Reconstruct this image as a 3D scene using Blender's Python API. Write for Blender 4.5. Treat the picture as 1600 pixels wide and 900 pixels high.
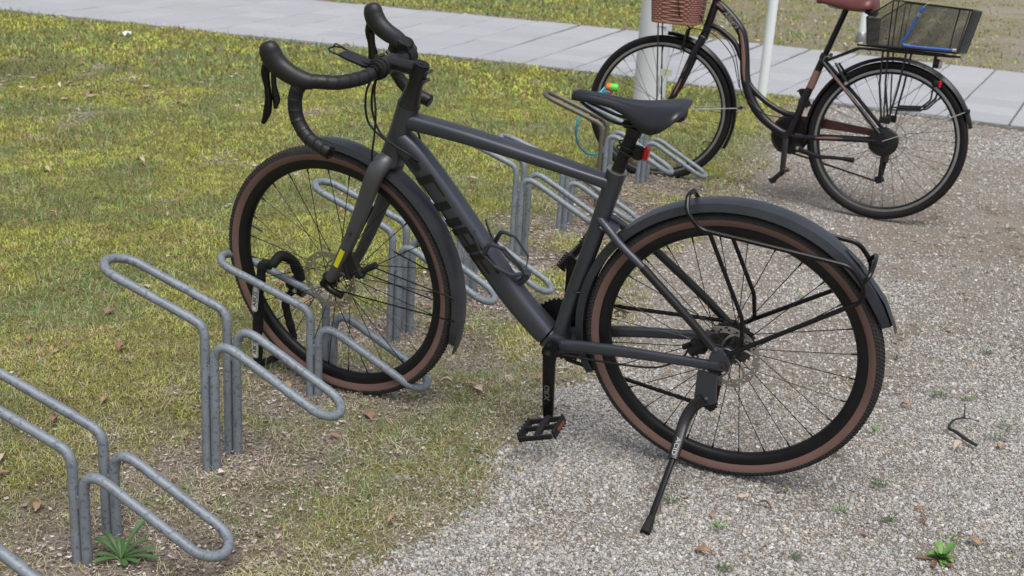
import bpy, bmesh, math, random
import numpy as np
from mathutils import Vector, Matrix, Euler
random.seed(7); rng = np.random.default_rng(11)
PI = math.pi
for o in list(bpy.data.objects): bpy.data.objects.remove(o, do_unlink=True)
scene = bpy.context.scene
C = scene.collection

# ------------------------------------------------------------------ camera
CAM_H, PITCH, ROLL = 1.3454, 0.32053, 0.06342
cd = bpy.data.cameras.new('camera'); cam = bpy.data.objects.new('camera', cd); C.objects.link(cam)
cd.sensor_width = 36; cd.lens = 42.76; cd.clip_start = 0.05; cd.clip_end = 2000
Rw = Matrix.Rotation(ROLL, 3, 'Y') @ Matrix.Rotation(PITCH, 3, 'X')
right, fwd, up = Rw[0], Rw[1], Rw[2]
m = Matrix((right, up, -Vector(fwd))).transposed().to_4x4(); m.translation = (0, 0, CAM_H)
cam.matrix_world = m
cd.dof.use_dof = True; cd.dof.focus_distance = 2.75; cd.dof.aperture_fstop = 9
scene.camera = cam

# ------------------------------------------------------------------ light
SUN_EL, SUN_AZ = math.radians(64), math.radians(165)
w = bpy.data.worlds.new('World'); scene.world = w; w.use_nodes = True
nt = w.node_tree; nt.nodes.clear()
sky = nt.nodes.new('ShaderNodeTexSky'); sky.sky_type = 'NISHITA'; sky.sun_disc = False
sky.sun_elevation = SUN_EL; sky.sun_rotation = SUN_AZ; sky.dust_density = 4; sky.air_density = 1.0
hs = nt.nodes.new('ShaderNodeHueSaturation'); hs.inputs['Saturation'].default_value = 0.42
bg = nt.nodes.new('ShaderNodeBackground'); bg.inputs[1].default_value = 0.095
wo = nt.nodes.new('ShaderNodeOutputWorld')
nt.links.new(sky.outputs[0], hs.inputs['Color']); nt.links.new(hs.outputs[0], bg.inputs[0]); nt.links.new(bg.outputs[0], wo.inputs[0])
sl = bpy.data.lights.new('sun', 'SUN'); sl.energy = 1.5; sl.angle = math.radians(40); sl.color = (1, .965, .91)
so = bpy.data.objects.new('sun', sl); C.objects.link(so)
sd = Vector((math.sin(SUN_AZ) * math.cos(SUN_EL), math.cos(SUN_AZ) * math.cos(SUN_EL), math.sin(SUN_EL)))
so.rotation_euler = sd.to_track_quat('Z', 'Y').to_euler(); so.location = sd * 30
scene.view_settings.view_transform = 'Standard'; scene.view_settings.look = 'None'
scene.view_settings.exposure = 0.66; scene.view_settings.gamma = 1
scene.render.engine = 'CYCLES'

# ------------------------------------------------------------------ helpers
def tag(o, label=None, cat=None, group=None, kind=None):
    if label: o['label'] = label
    if cat: o['category'] = cat
    if group: o['group'] = group
    if kind: o['kind'] = kind
    return o
def empty(name, loc=(0, 0, 0), label=None, cat=None, group=None, mat=None):
    o = bpy.data.objects.new(name, None); C.objects.link(o); o.empty_display_size = .1
    if mat is not None: o.matrix_world = mat
    else: o.location = loc
    return tag(o, label, cat, group)
def V(*a): return Vector(a[0] if len(a) == 1 else a)
def smooth(pts, k=6, closed=False):
    P = [V(p) for p in pts]; n = len(P); out = []
    if n < 3: return P
    rngk = range(n) if closed else range(n - 1)
    for i in rngk:
        if closed: a, b, c, d = P[(i-1) % n], P[i], P[(i+1) % n], P[(i+2) % n]
        else:
            b, c = P[i], P[i+1]; a = P[i-1] if i else b*2-c; d = P[i+2] if i+2 < n else c*2-b
        for j in range(k):
            t = j / k
            out.append(.5*((2*b)+(c-a)*t+(2*a-5*b+4*c-d)*t*t+(3*b-a-3*c+d)*t**3))
    if not closed: out.append(P[-1])
    return out
def fillet(pts, r, k=5):
    """polyline with rounded corners of radius about r"""
    P = [V(p) for p in pts]; out = [P[0]]
    for i in range(1, len(P)-1):
        a = (P[i-1]-P[i]); b = (P[i+1]-P[i]); la, lb = a.length, b.length; a /= la; b /= lb
        ang = a.angle(b); t = min(r/max(math.tan(ang/2), 1e-3), la*.48, lb*.48)
        s, e = P[i]+a*t, P[i]+b*t
        for j in range(k+1):
            u = j/k; out.append(s*(1-u)**2+P[i]*2*u*(1-u)+e*u*u)
    out.append(P[-1]); return out
def lerp_list(vals, n):
    if not hasattr(vals, '__len__'): return [vals]*n
    vals = list(vals); L = len(vals)
    if L == n: return vals
    out = []
    for i in range(n):
        t = i/(n-1)*(L-1); j = min(int(t), L-2); f = t-j; a, b = vals[j], vals[j+1]
        if hasattr(a, '__len__'): out.append(tuple(a[q]*(1-f)+b[q]*f for q in range(len(a))))
        else: out.append(a*(1-f)+b*f)
    return out
class MB:
    def __init__(s, xf=None): s.v = []; s.f = []; s.m = []; s.xf = xf
    def add(s, verts, faces, m=0):
        o = len(s.v); s.v += [tuple(x) for x in verts]; s.f += [tuple(i+o for i in f) for f in faces]; s.m += [m]*len(faces)
    def tube(s, path, r, n=10, m=0, cap=True, up=None, closed=False, sq=2.0):
        P = [V(p) for p in path]; N = len(P); rr = lerp_list(r, N)
        T = []
        for i in range(N):
            if closed: t = P[(i+1) % N]-P[i-1]
            else: t = P[min(i+1, N-1)]-P[max(i-1, 0)]
            T.append(t.normalized() if t.length > 1e-9 else V(0, 0, 1))
        u = V(up) if up is not None else (V(0, 0, 1) if abs(T[0].z) < .9 else V(1, 0, 0))
        vs = []; fs = []
        for i in range(N):
            if up is not None: u = V(up)
            a = (u - T[i]*u.dot(T[i]))
            a = a.normalized() if a.length > 1e-6 else T[i].orthogonal().normalized()
            u = a; b = T[i].cross(a)
            q = rr[i]; ra, rb = q if hasattr(q, '__len__') else (q, q)
            for k in range(n):
                th = 2*PI*k/n; c, d = math.cos(th), math.sin(th)
                if sq != 2.0:
                    c = math.copysign(abs(c)**(2/sq), c); d = math.copysign(abs(d)**(2/sq), d)
                vs.append(P[i]+a*(c*ra)+b*(d*rb))
        M = N if closed else N-1
        for i in range(M):
            i2 = (i+1) % N
            for k in range(n):
                k2 = (k+1) % n; fs.append((i*n+k, i*n+k2, i2*n+k2, i2*n+k))
        if cap and not closed: fs.append(tuple(range(n))[::-1]); fs.append(tuple((N-1)*n+k for k in range(n)))
        s.add(vs, fs, m); return s
    def loft(s, rings, m=0, cap=True, closed=False):
        n = len(rings[0]); N = len(rings); vs = [p for r in rings for p in r]; fs = []
        for i in range(N if closed else N-1):
            i2 = (i+1) % N
            for k in range(n):
                k2 = (k+1) % n; fs.append((i*n+k, i*n+k2, i2*n+k2, i2*n+k))
        if cap and not closed: fs.append(tuple(range(n))[::-1]); fs.append(tuple((N-1)*n+k for k in range(n)))
        s.add(vs, fs, m); return s
    def box(s, c, size, R=None, ch=.12, m=0):
        c = V(c); hx, hy, hz = [q/2 for q in size]; b = min(hx, hy, hz)*2*ch; R = R or Matrix.Identity(3)
        vs = []; idx = {}
        for sx in (-1, 1):
            for sy in (-1, 1):
                for sz in (-1, 1):
                    for ax in range(3):
                        p = [sx*hx, sy*hy, sz*hz]
                        for q in range(3):
                            if q != ax: p[q] -= b*(sx, sy, sz)[q]
                        idx[(sx, sy, sz, ax)] = len(vs); vs.append(c+R @ V(p))
        fs = []
        for ax in range(3):
            o1, o2 = [q for q in range(3) if q != ax]
            for sg in (-1, 1):
                f = []
                for s1, s2 in ((-1, -1), (1, -1), (1, 1), (-1, 1)):
                    k = [0, 0, 0]; k[ax] = sg; k[o1] = s1; k[o2] = s2; f.append(idx[(*k, ax)])
                fs.append(tuple(f))
            for s1 in (-1, 1):
                for s2 in (-1, 1):
                    k0 = [0]*3; k1 = [0]*3; k0[ax] = -1; k1[ax] = 1
                    for k in (k0, k1): k[o1] = s1; k[o2] = s2
                    fs.append((idx[(*k0, o1)], idx[(*k1, o1)], idx[(*k1, o2)], idx[(*k0, o2)]))
        for sx in (-1, 1):
            for sy in (-1, 1):
                for sz in (-1, 1): fs.append(tuple(idx[(sx, sy, sz, a)] for a in range(3)))
        s.add(vs, fs, m); return s
    def lathe(s, prof, c, axis=(0, 1, 0), n=32, m=0, closed=False, mats=None, caps=True):
        """prof: list of (radius, offset along axis)"""
        c = V(c); A = V(axis).normalized(); u = A.orthogonal().normalized() if abs(A.y) < .99 else V(1, 0, 0); w_ = A.cross(u)
        vs = []
        for k in range(n):
            d = u*math.cos(2*PI*k/n)+w_*math.sin(2*PI*k/n)
            for r, a in prof: vs.append(c+d*r+A*a)
        L = len(prof)
        o = len(s.v); s.v += [tuple(x) for x in vs]
        for k in range(n):
            k2 = (k+1) % n
            for j in range(L if closed else L-1):
                j2 = (j+1) % L; s.f.append((o+k*L+j, o+k2*L+j, o+k2*L+j2, o+k*L+j2)); s.m.append(mats[j] if mats else m)
        if not closed and caps:
            if prof[0][0] > 1e-6: s.f.append(tuple(o+k*L for k in range(n))); s.m.append(mats[0] if mats else m)
            if prof[-1][0] > 1e-6: s.f.append(tuple(o+k*L+L-1 for k in range(n))); s.m.append(mats[-1] if mats else m)
        return s
    def prism(s, pts, th, o=(0, 0, 0), ux=(1, 0, 0), uy=(0, 0, 1), m=0):
        o, ux, uy = V(o), V(ux).normalized(), V(uy).normalized(); nz = ux.cross(uy).normalized(); n = len(pts)
        a = [o+ux*p[0]+uy*p[1]-nz*th/2 for p in pts]; b = [o+ux*p[0]+uy*p[1]+nz*th/2 for p in pts]
        s.add(a+b, [tuple(range(n))[::-1], tuple(range(n, 2*n))]+[(i, (i+1) % n, n+(i+1) % n, n+i) for i in range(n)], m); return s
    def build(s, name, mats, parent=None, sharp=35, flat=False, label=None, kind=None, recalc=True):
        me = bpy.data.meshes.new(name); vs = [s.xf(V(p)) for p in s.v] if s.xf else s.v
        me.from_pydata([tuple(p) for p in vs], [], s.f)
        if not isinstance(mats, (list, tuple)): mats = [mats]
        for q in mats: me.materials.append(q)
        me.polygons.foreach_set('material_index', s.m)
        me.polygons.foreach_set('use_smooth', [not flat]*len(s.f))
        if recalc:
            bm = bmesh.new(); bm.from_mesh(me); bmesh.ops.remove_doubles(bm, verts=bm.verts, dist=1e-7)
            bmesh.ops.recalc_face_normals(bm, faces=bm.faces); bm.to_mesh(me); bm.free()
        if not flat: me.set_sharp_from_angle(angle=math.radians(sharp))
        o = bpy.data.objects.new(name, me); C.objects.link(o)
        if parent: o.parent = parent
        if label: o['label'] = label
        if kind: o['kind'] = kind
        return o

# ------------------------------------------------------------------ materials
def nodes(mt): return mt.node_tree.nodes, mt.node_tree.links
def mat(name, col, rough=.5, metal=0., spec=.5, var=0., vscale=20., bump=0., bscale=200., spots=None, coat=0.):
    mt = bpy.data.materials.new(name); mt.use_nodes = True; N, L = nodes(mt); b = N['Principled BSDF']
    b.inputs['Base Color'].default_value = (*col, 1); b.inputs['Roughness'].default_value = rough
    b.inputs['Metallic'].default_value = metal; b.inputs['Specular IOR Level'].default_value = spec
    if coat: b.inputs['Coat Weight'].default_value = coat; b.inputs['Coat Roughness'].default_value = .15
    tc = N.new('ShaderNodeTexCoord'); last = None
    if var or spots:
        nz = N.new('ShaderNodeTexNoise'); nz.inputs['Scale'].default_value = vscale; nz.inputs['Detail'].default_value = 6
        L.new(tc.outputs['Object'], nz.inputs['Vector'])
        mx = N.new('ShaderNodeMix'); mx.data_type = 'RGBA'; L.new(nz.outputs[0], mx.inputs[0])
        mx.inputs[6].default_value = (*[c*(1-var) for c in col], 1); mx.inputs[7].default_value = (*[min(1, c*(1+var)) for c in col], 1)
        last = mx.outputs[2]
        if spots:
            sc, thr, scol = spots
            n2 = N.new('ShaderNodeTexNoise'); n2.inputs['Scale'].default_value = sc; n2.inputs['Detail'].default_value = 3; n2.inputs['Roughness'].default_value = .6
            L.new(tc.outputs['Object'], n2.inputs['Vector'])
            rp = N.new('ShaderNodeValToRGB'); rp.color_ramp.elements[0].position = thr; rp.color_ramp.elements[1].position = thr+.05
            L.new(n2.outputs[0], rp.inputs[0]); m2 = N.new('ShaderNodeMix'); m2.data_type = 'RGBA'
            L.new(rp.outputs[0], m2.inputs[0]); L.new(last, m2.inputs[6]); m2.inputs[7].default_value = (*scol, 1); last = m2.outputs[2]
        L.new(last, b.inputs['Base Color'])
        mr = N.new('ShaderNodeMapRange'); L.new(nz.outputs[0], mr.inputs[0]); mr.inputs[3].default_value = max(0, rough-.12); mr.inputs[4].default_value = min(1, rough+.12)
        L.new(mr.outputs[0], b.inputs['Roughness'])
    if bump:
        nb = N.new('ShaderNodeTexNoise'); nb.inputs['Scale'].default_value = bscale; nb.inputs['Detail'].default_value = 4
        L.new(tc.outputs['Object'], nb.inputs['Vector'])
        bp = N.new('ShaderNodeBump'); bp.inputs['Strength'].default_value = bump; bp.inputs['Distance'].default_value = .002
        L.new(nb.outputs[0], bp.inputs['Height']); L.new(bp.outputs[0], b.inputs['Normal'])
    return mt
def attrmat(name, attr='col', rough=.8, inst=False, spec=.3, bump=0., bscale=400., trans=0.):
    mt = bpy.data.materials.new(name); mt.use_nodes = True; N, L = nodes(mt); b = N['Principled BSDF']
    a = N.new('ShaderNodeAttribute'); a.attribute_name = attr
    if inst: a.attribute_type = 'INSTANCER'
    L.new(a.outputs['Color'], b.inputs['Base Color']); b.inputs['Roughness'].default_value = rough; b.inputs['Specular IOR Level'].default_value = spec
    if trans:
        t = N.new('ShaderNodeBsdfTranslucent'); L.new(a.outputs['Color'], t.inputs[0]); ms = N.new('ShaderNodeMixShader'); ms.inputs[0].default_value = trans
        L.new(b.outputs[0], ms.inputs[1]); L.new(t.outputs[0], ms.inputs[2]); L.new(ms.outputs[0], N['Material Output'].inputs[0])
    if bump:
        tc = N.new('ShaderNodeTexCoord'); nb = N.new('ShaderNodeTexNoise'); nb.inputs['Scale'].default_value = bscale
        L.new(tc.outputs['Object'], nb.inputs['Vector']); bp = N.new('ShaderNodeBump'); bp.inputs['Strength'].default_value = bump; bp.inputs['Distance'].default_value = .002
        L.new(nb.outputs[0], bp.inputs['Height']); L.new(bp.outputs[0], b.inputs['Normal'])
    return mt
M_FRAME = mat('graphite_paint', (.078, .085, .103), .38, .65, .5, var=.22, vscale=9, bump=.06, bscale=900, spots=(260, .70, (.035, .038, .045)))
M_FORKG = mat('fork_paint', (.095, .098, .105), .44, .5, .5, var=.15, vscale=7, bump=.05, bscale=800)
M_BLK = mat('black_satin', (.008, .008, .009), .34, 0, .5, var=.25, vscale=30)
M_BLKG = mat('black_gloss', (.004, .004, .005), .26, 0, .35, var=.2, vscale=40)
M_BLKM = mat('black_matt', (.011, .011, .012), .6, 0, .3, var=.25, vscale=40, bump=.15, bscale=500)
M_RUB = mat('hood_rubber', (.014, .014, .016), .46, 0, .4, var=.15, vscale=20, bump=.12, bscale=1200)
M_TAPE = mat('bar_tape', (.010, .010, .012), .45, 0, .4, var=.2, vscale=60, bump=.2, bscale=700)
M_GUARD = mat('mudguard_plastic', (.060, .066, .080), .36, .6, .5, var=.3, vscale=14, bump=.05, bscale=600, spots=(220, .66, (.02, .022, .03)))
M_TREAD = mat('tyre_tread', (.040, .038, .038), .85, 0, .15, var=.3, vscale=60, bump=.3, bscale=500)
M_TAN = mat('tyre_sidewall_brown', (.175, .108, .093), .8, 0, .15, var=.2, vscale=12, bump=.1, bscale=400)
M_RIM = mat('rim_black', (.008, .008, .009), .42, 0, .3, var=.4, vscale=18, bump=.03)
M_SPOKE = mat('spoke_black', (.012, .012, .013), .35, .4, .5)
M_STEEL = mat('brushed_steel', (.42, .40, .37), .38, .9, .5, var=.2, vscale=60)
M_DARKST = mat('dark_steel', (.09, .09, .09), .42, .8, .5, var=.3, vscale=60)
M_CHAIN = mat('oily_chain', (.035, .032, .03), .45, .7, .5, var=.3, vscale=90)
M_SADDLE = mat('saddle_cover', (.012, .0135, .018), .30, 0, .5, var=.12, vscale=12, bump=.12, bscale=700, spots=(300, .69, (.015, .016, .02)))
M_LETTER = mat('letter_black', (.006, .006, .007), .3, 0, .5)
M_WHITE = mat('white_print', (.7, .7, .7), .5)
M_YEL = mat('yellow_sticker', (.72, .70, .02), .45, var=.1, vscale=150)
M_RED = mat('red_lens', (.55, .012, .012), .15, 0, .6, var=.3, vscale=120)
M_ORANGE = mat('orange_reflector', (.13, .040, .014), .25, 0, .6, var=.3, vscale=200)
M_GALV = mat('galvanised_steel', (.20, .228, .262), .52, .2, .4, var=.35, vscale=28, bump=.15, bscale=400, spots=(110, .565, (.125, .145, .175)))
M_BRONZE = mat('weathered_bronze_steel', (.13, .115, .095), .5, .35, .5, var=.2, vscale=25, spots=(90, .6, (.09, .08, .065)))
M_FABRIC = mat('lock_sleeve', (.008, .008, .009), .75, 0, .3, bump=.35, bscale=350)
M_BBLK = mat('aubergine_black_paint', (.010, .008, .012), .30, 0, .4, var=.2, vscale=15)
M_COPPER = mat('copper_print', (.20, .105, .08), .45, 0, .5, var=.15, vscale=40)
M_BTYRE = mat('city_tyre', (.011, .010, .011), .62, 0, .2, var=.25, vscale=30, bump=.2, bscale=500)
M_ALU = mat('dull_aluminium', (.30, .30, .30), .40, .8, .5, var=.15, vscale=40)
M_SILV = mat('silver_stay', (.55, .54, .52), .3, .85, .5)
M_WICK = mat('wicker_brown', (.30, .145, .115), .62, 0, .35, var=.3, vscale=60, bump=.2)
M_BSAD = mat('brown_leather', (.12, .035, .03), .4, 0, .5, var=.2, vscale=15, bump=.1)
M_BLUE = mat('blue_hose', (.03, .12, .48), .4, 0, .5)
M_CYAN = mat('turquoise_cable', (.02, .27, .42), .35, 0, .5)
M_GREEN = mat('lime_plastic', (.12, .62, .05), .4)
M_TOYOR = mat('orange_plastic', (.85, .18, .05), .4)
M_POST = mat('pale_grey_post', (.56, .58, .63), .45, 0, .5, var=.06, vscale=3, spots=(6, .68, (.44, .45, .46)))
M_WPOST = mat('white_post', (.72, .77, .80), .4, 0, .5, var=.05, vscale=5)

def text_obj(body, size, matrix, material, parent, extrude=.0003, name='lettering', sx=1., space=1., shear=0., align='CENTER', wrap=None, offset=0.0):
    cu = bpy.data.curves.new(name, 'FONT'); cu.body = body; cu.size = size; cu.extrude = extrude; cu.align_x = align; cu.align_y = 'CENTER'; cu.space_character = space; cu.shear = shear
    cu.offset = offset
    t = bpy.data.objects.new(name, cu); C.objects.link(t)
    dg = bpy.context.evaluated_depsgraph_get(); me = bpy.data.meshes.new_from_object(t.evaluated_get(dg)); bpy.data.objects.remove(t)
    me.name = name
    for v in me.vertices:
        p = V(v.co.x*sx, v.co.y, v.co.z); v.co = wrap(p) if wrap else matrix @ p
    me.materials.clear(); me.materials.append(material)
    o = bpy.data.objects.new(name, me); C.objects.link(o); o.parent = parent; return o
def basis(o, x, y):
    x, y = V(x).normalized(), V(y).normalized(); z = x.cross(y).normalized(); y = z.cross(x)
    m_ = Matrix((x, y, z)).transposed().to_4x4(); m_.translation = V(o); return m_

# ------------------------------------------------------------------ value noise for terrain
_g = rng.random((128, 128))
def vnoise(x, y):
    x = np.asarray(x, float); y = np.asarray(y, float); xi = np.floor(x).astype(int); yi = np.floor(y).astype(int); fx = x-xi; fy = y-yi
    fx = fx*fx*(3-2*fx); fy = fy*fy*(3-2*fy)
    g = lambda a, b: _g[a % 128, b % 128]
    return (g(xi, yi)*(1-fx)+g(xi+1, yi)*fx)*(1-fy)+(g(xi, yi+1)*(1-fx)+g(xi+1, yi+1)*fx)*fy
def fbm(x, y, s, o=4):
    t = 0; a = .5
    for i in range(o): t = t+a*vnoise(x*s+17*i, y*s-9*i); a *= .5; s *= 2.03
    return t/(1-.5**o)
def sstep(a, b, x): t = np.clip((x-a)/(b-a), 0, 1); return t*t*(3-2*t)
# path centreline frame: near edge polyline by arc length
PA = (-.214, 9.695)
def path_heading(s): return math.radians(-16-9.5*float(sstep(-1.2, 2.8, s)))
_ps = {0.0: PA}
def build_path_table():
    ds = .05; T = {}
    x, y = PA; s = 0; T[0] = (x, y)
    for i in range(1, 700):
        h = path_heading(s+ds/2); x += ds*math.cos(h); y += ds*math.sin(h); s += ds; T[i] = (x, y)
    x, y = PA; s = 0
    for i in range(1, 700):
        h = path_heading(s-ds/2); x -= ds*math.cos(h); y -= ds*math.sin(h); s -= ds; T[-i] = (x, y)
    return T
PT = build_path_table(); _ks = np.array(sorted(PT)); _pt = np.array([PT[k] for k in _ks])
def path_pt(s, v=0.):
    x = float(np.interp(s/.05, _ks, _pt[:, 0])); y = float(np.interp(s/.05, _ks, _pt[:, 1])); h = path_heading(s)
    return x-math.sin(h)*v, y+math.cos(h)*v, h
def near_edge_y(x): return np.interp(x, _pt[:, 0], _pt[:, 1])
PATH_W = 3.06
_far = np.array([path_pt(k*.05, PATH_W)[:2] for k in _ks[::4]])
def far_edge_y(x): return np.interp(x, _far[:, 0], _far[:, 1])
# gravel boundary x as function of y (left of it is grass)
GB = np.array([(1.2, -.62), (1.7, -.42), (2.14, -.27), (2.25, -.19), (2.35, -.10), (2.5, -.02), (2.78, .03), (3.03, .10), (3.27, .19), (3.44, .28), (3.93, .42), (4.56, .56), (5.23, .93), (5.88, 1.12), (6.54, 1.33), (7.8, 1.75), (9, 2.1)])
BASES = [(-1.03, 1.80), (-.845, 2.238), (-.68, 2.637), (-.517, 3.083), (-.35, 3.543), (-.17, 3.972), (.003, 4.419), (.187, 4.862), (.363, 5.303), (.582, 5.747)]
def masks(x, y):
    n1 = fbm(x, y, 1.7); n2 = fbm(x+9, y+3, 6.5); n3 = fbm(x-4, y+8, 24)
    near = near_edge_y(x); far = far_edge_y(x)
    bx = np.interp(y, GB[:, 0], GB[:, 1]) + (n2-.5)*.22 + (n3-.5)*.10
    gv = sstep(-.035, .035, x-bx)*(y < near)
    # beyond the path, far right: worn bare ground
    fb = sstep(.0, 1.6, (x-(3.9+.55*(y-12)*.6))+(n1-.5)*2.4)*(y > far)
    onpath = ((y > near) & (y < far)).astype(float)
    bare = np.zeros_like(x)
    for (px, py) in BASES:
        d = np.hypot((x-px-.06)/1.45, (y-py)); bare = np.maximum(bare, sstep(.36, .05, d+(n2-.5)*.3+(n3-.5)*.15))
    # thin grass along the gravel edge
    edge = sstep(.34, .0, bx-x+(n1-.5)*.3)*(1-gv)
    hol = sstep(.16, .02, np.hypot(x+.73, (y-2.78)))  # dark hole near rack
    bare = np.maximum(bare, edge*.65*sstep(.35, .6, n2+.1))
    bare = np.maximum(bare, sstep(.62, .74, n2*.6+n1*.4)*.8*(y < near))
    edgefar = sstep(.45, .0, y-far)*(y > far)*.9; edgen = sstep(.22, .02, near-y)*(y < near)*.8
    bare = np.maximum(bare, np.maximum(edgefar, edgen)*sstep(.3, .55, n2+.12))
    return gv, fb, bare, edge, onpath, n1, n2, n3
def ground_z(x, y):
    gv, fb, bare, edge, onp, n1, n2, n3 = masks(x, y)
    gr = (1-gv)*(1-onp)*(1-fb)
    z = gr*((n1-.5)*.03+(n2-.5)*.030+(n3-.5)*.010*(1-bare)+.004) - .006*gv - .02*onp
    xr = np.interp(y, [1.8, 5.75], [-1.03, .582]); zo = np.interp(y, [1.2, 1.8, 2.24, 2.64, 3.08, 3.54, 4.9, 5.75, 7], [-.05, -.045, -.038, -.026, -.014, -.024, .0, .008, 0])
    return z+zo*np.exp(-((x-xr)/.45)**2)*(1-onp)

# ================================================================== SETTING
def axis_grid(lo, hi, d0, d1, step, grow=1.06, mx=60):
    a = [d0]
    while a[-1] < d1: a.append(a[-1]+step)
    s = step
    while a[-1] < hi: s = min(s*grow, mx); a.append(a[-1]+s)
    s = step; b = [d0]
    while b[-1] > lo: s = min(s*grow, mx); b.append(b[-1]-s)
    return np.array(b[:0:-1]+a)
gx = axis_grid(-500, 500, -1.3, 2.2, .016, 1.03); gy = axis_grid(-300, 600, 1.9, 4.6, .016, 1.02)
X, Y = np.meshgrid(gx, gy); Z = ground_z(X, Y)
gv, fb, bare, edge, onp, n1, n2, n3 = masks(X, Y)
nx, ny = len(gx), len(gy)
def fast_mesh(name, co, faces_flat, nper, cols=None, attr='col', smooth=False):
    me = bpy.data.meshes.new(name); nv = len(co); me.vertices.add(nv); me.vertices.foreach_set('co', co.astype(np.float32).ravel())
    if np.isscalar(nper): nper = np.full(len(faces_flat)//nper, nper)
    nf = len(nper); me.loops.add(len(faces_flat)); me.loops.foreach_set('vertex_index', faces_flat.astype(np.int32))
    me.polygons.add(nf); st = np.concatenate([[0], np.cumsum(nper)[:-1]]); me.polygons.foreach_set('loop_start', st.astype(np.int32))
    me.polygons.foreach_set('use_smooth', np.full(nf, smooth)); me.update(calc_edges=True)
    if cols is not None:
        a = me.color_attributes.new(attr, 'FLOAT_COLOR', 'POINT'); c4 = np.ones((nv, 4), np.float32); c4[:, :cols.shape[1]] = cols; a.data.foreach_set('color', c4.ravel())
    return me
ii = np.arange(ny*nx).reshape(ny, nx)
F = np.stack([ii[:-1, :-1], ii[:-1, 1:], ii[1:, 1:], ii[1:, :-1]], -1).reshape(-1)
me = fast_mesh('ground', np.stack([X, Y, Z], -1).reshape(-1, 3), F, 4, np.stack([gv, bare, fb, onp], -1).reshape(-1, 4), 'mask', True)
ground = bpy.data.objects.new('ground', me); C.objects.link(ground); ground['kind'] = 'structure'
def mixc(N, L, fac, a, b):
    x = N.new('ShaderNodeMix'); x.data_type = 'RGBA'
    for sock, v in ((0, fac), (6, a), (7, b)):
        if isinstance(v, tuple): x.inputs[sock].default_value = (*v, 1)
        elif isinstance(v, float): x.inputs[sock].default_value = v
        else: L.new(v, x.inputs[sock])
    return x.outputs[2]
def nz(N, L, vec, scale, detail=5, rough=.55):
    x = N.new('ShaderNodeTexNoise'); x.inputs['Scale'].default_value = scale; x.inputs['Detail'].default_value = detail; x.inputs['Roughness'].default_value = rough
    L.new(vec, x.inputs['Vector']); return x.outputs[0]
def ramp(N, L, v, a, b):
    x = N.new('ShaderNodeMapRange'); x.interpolation_type = 'SMOOTHSTEP'; x.inputs[1].default_value = a; x.inputs[2].default_value = b; L.new(v, x.inputs[0]); return x.outputs[0]
gm = bpy.data.materials.new('ground_soil'); gm.use_nodes = True; N, L = nodes(gm); B = N['Principled BSDF']; B.inputs['Roughness'].default_value = .95; B.inputs['Specular IOR Level'].default_value = .2
tc = N.new('ShaderNodeTexCoord'); vec = tc.outputs['Object']
at = N.new('ShaderNodeAttribute'); at.attribute_name = 'mask'; sp = N.new('ShaderNodeSeparateColor'); L.new(at.outputs['Color'], sp.inputs[0])
mossy = mixc(N, L, ramp(N, L, nz(N, L, vec, 3.2), .42, .6), (.26, .26, .07), (.19, .205, .068))
mossy = mixc(N, L, ramp(N, L, nz(N, L, vec, 17), .45, .62), mossy, (.24, .20, .075))
mossy = mixc(N, L, ramp(N, L, nz(N, L, vec, 110, 6, .7), .47, .60), mossy, (.045, .043, .018))
mossy = mixc(N, L, ramp(N, L, nz(N, L, vec, 260, 4, .7), .52, .66), mossy, (.33, .31, .13))
dirt = mixc(N, L, ramp(N, L, nz(N, L, vec, 60), .4, .6), (.17, .135, .11), (.36, .31, .28))
dirt = mixc(N, L, ramp(N, L, nz(N, L, vec, 9), .55, .7), dirt, (.11, .085, .065))
grit = mixc(N, L, ramp(N, L, nz(N, L, vec, 230, 4, .75), .36, .64), (.16, .132, .108), (.40, .35, .295))
grit = mixc(N, L, ramp(N, L, nz(N, L, vec, 2.3), .46, .66), grit, (.31, .278, .238))
grit = mixc(N, L, ramp(N, L, nz(N, L, vec, 5.5, 6, .65), .56, .68), grit, (.16, .14, .085))
fbare = mixc(N, L, ramp(N, L, nz(N, L, vec, 30), .4, .62), (.24, .215, .17), (.34, .31, .26))
fbare = mixc(N, L, ramp(N, L, nz(N, L, vec, 1.6), .56, .68), fbare, (.15, .16, .06))
c = mixc(N, L, sp.outputs[1], mossy, dirt); c = mixc(N, L, sp.outputs[0], c, grit); c = mixc(N, L, sp.outputs[2], c, fbare)
c = mixc(N, L, at.outputs['Alpha'], c, (.12, .115, .10))
L.new(c, B.inputs['Base Color'])
h = nz(N, L, vec, 160, 6, .7); bp = N.new('ShaderNodeBump'); bp.inputs['Strength'].default_value = 1.; bp.inputs['Distance'].default_value = .012; L.new(h, bp.inputs['Height']); L.new(bp.outputs[0], B.inputs['Normal'])
me.materials.append(gm)

# ---- paved path: slabs that can be told apart, one object each
pm = bpy.data.materials.new('concrete_slab'); pm.use_nodes = True; N, L = nodes(pm); B = N['Principled BSDF']; B.inputs['Roughness'].default_value = .8
tc = N.new('ShaderNodeTexCoord'); oi = N.new('ShaderNodeObjectInfo'); geo = N.new('ShaderNodeNewGeometry')
base = mixc(N, L, oi.outputs['Random'], (.325, .335, .365), (.375, .388, .415))
base = mixc(N, L, ramp(N, L, nz(N, L, geo.outputs['Position'], 1.1), .45, .75), base, (.33, .338, .35))
base = mixc(N, L, ramp(N, L, nz(N, L, geo.outputs['Position'], 90, 4, .7), .52, .72), base, (.27, .27, .27))
L.new(base, B.inputs['Base Color'])
path = empty('path', (0, 0, 0)); path['kind'] = 'structure'
NR = 8; SW = .385; SL = .40
sm = MB(); sm.box((0, 0, 0), (SL-.012, SW-.010, .05), ch=.14)
slab_proto = None; cands = []
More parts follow.
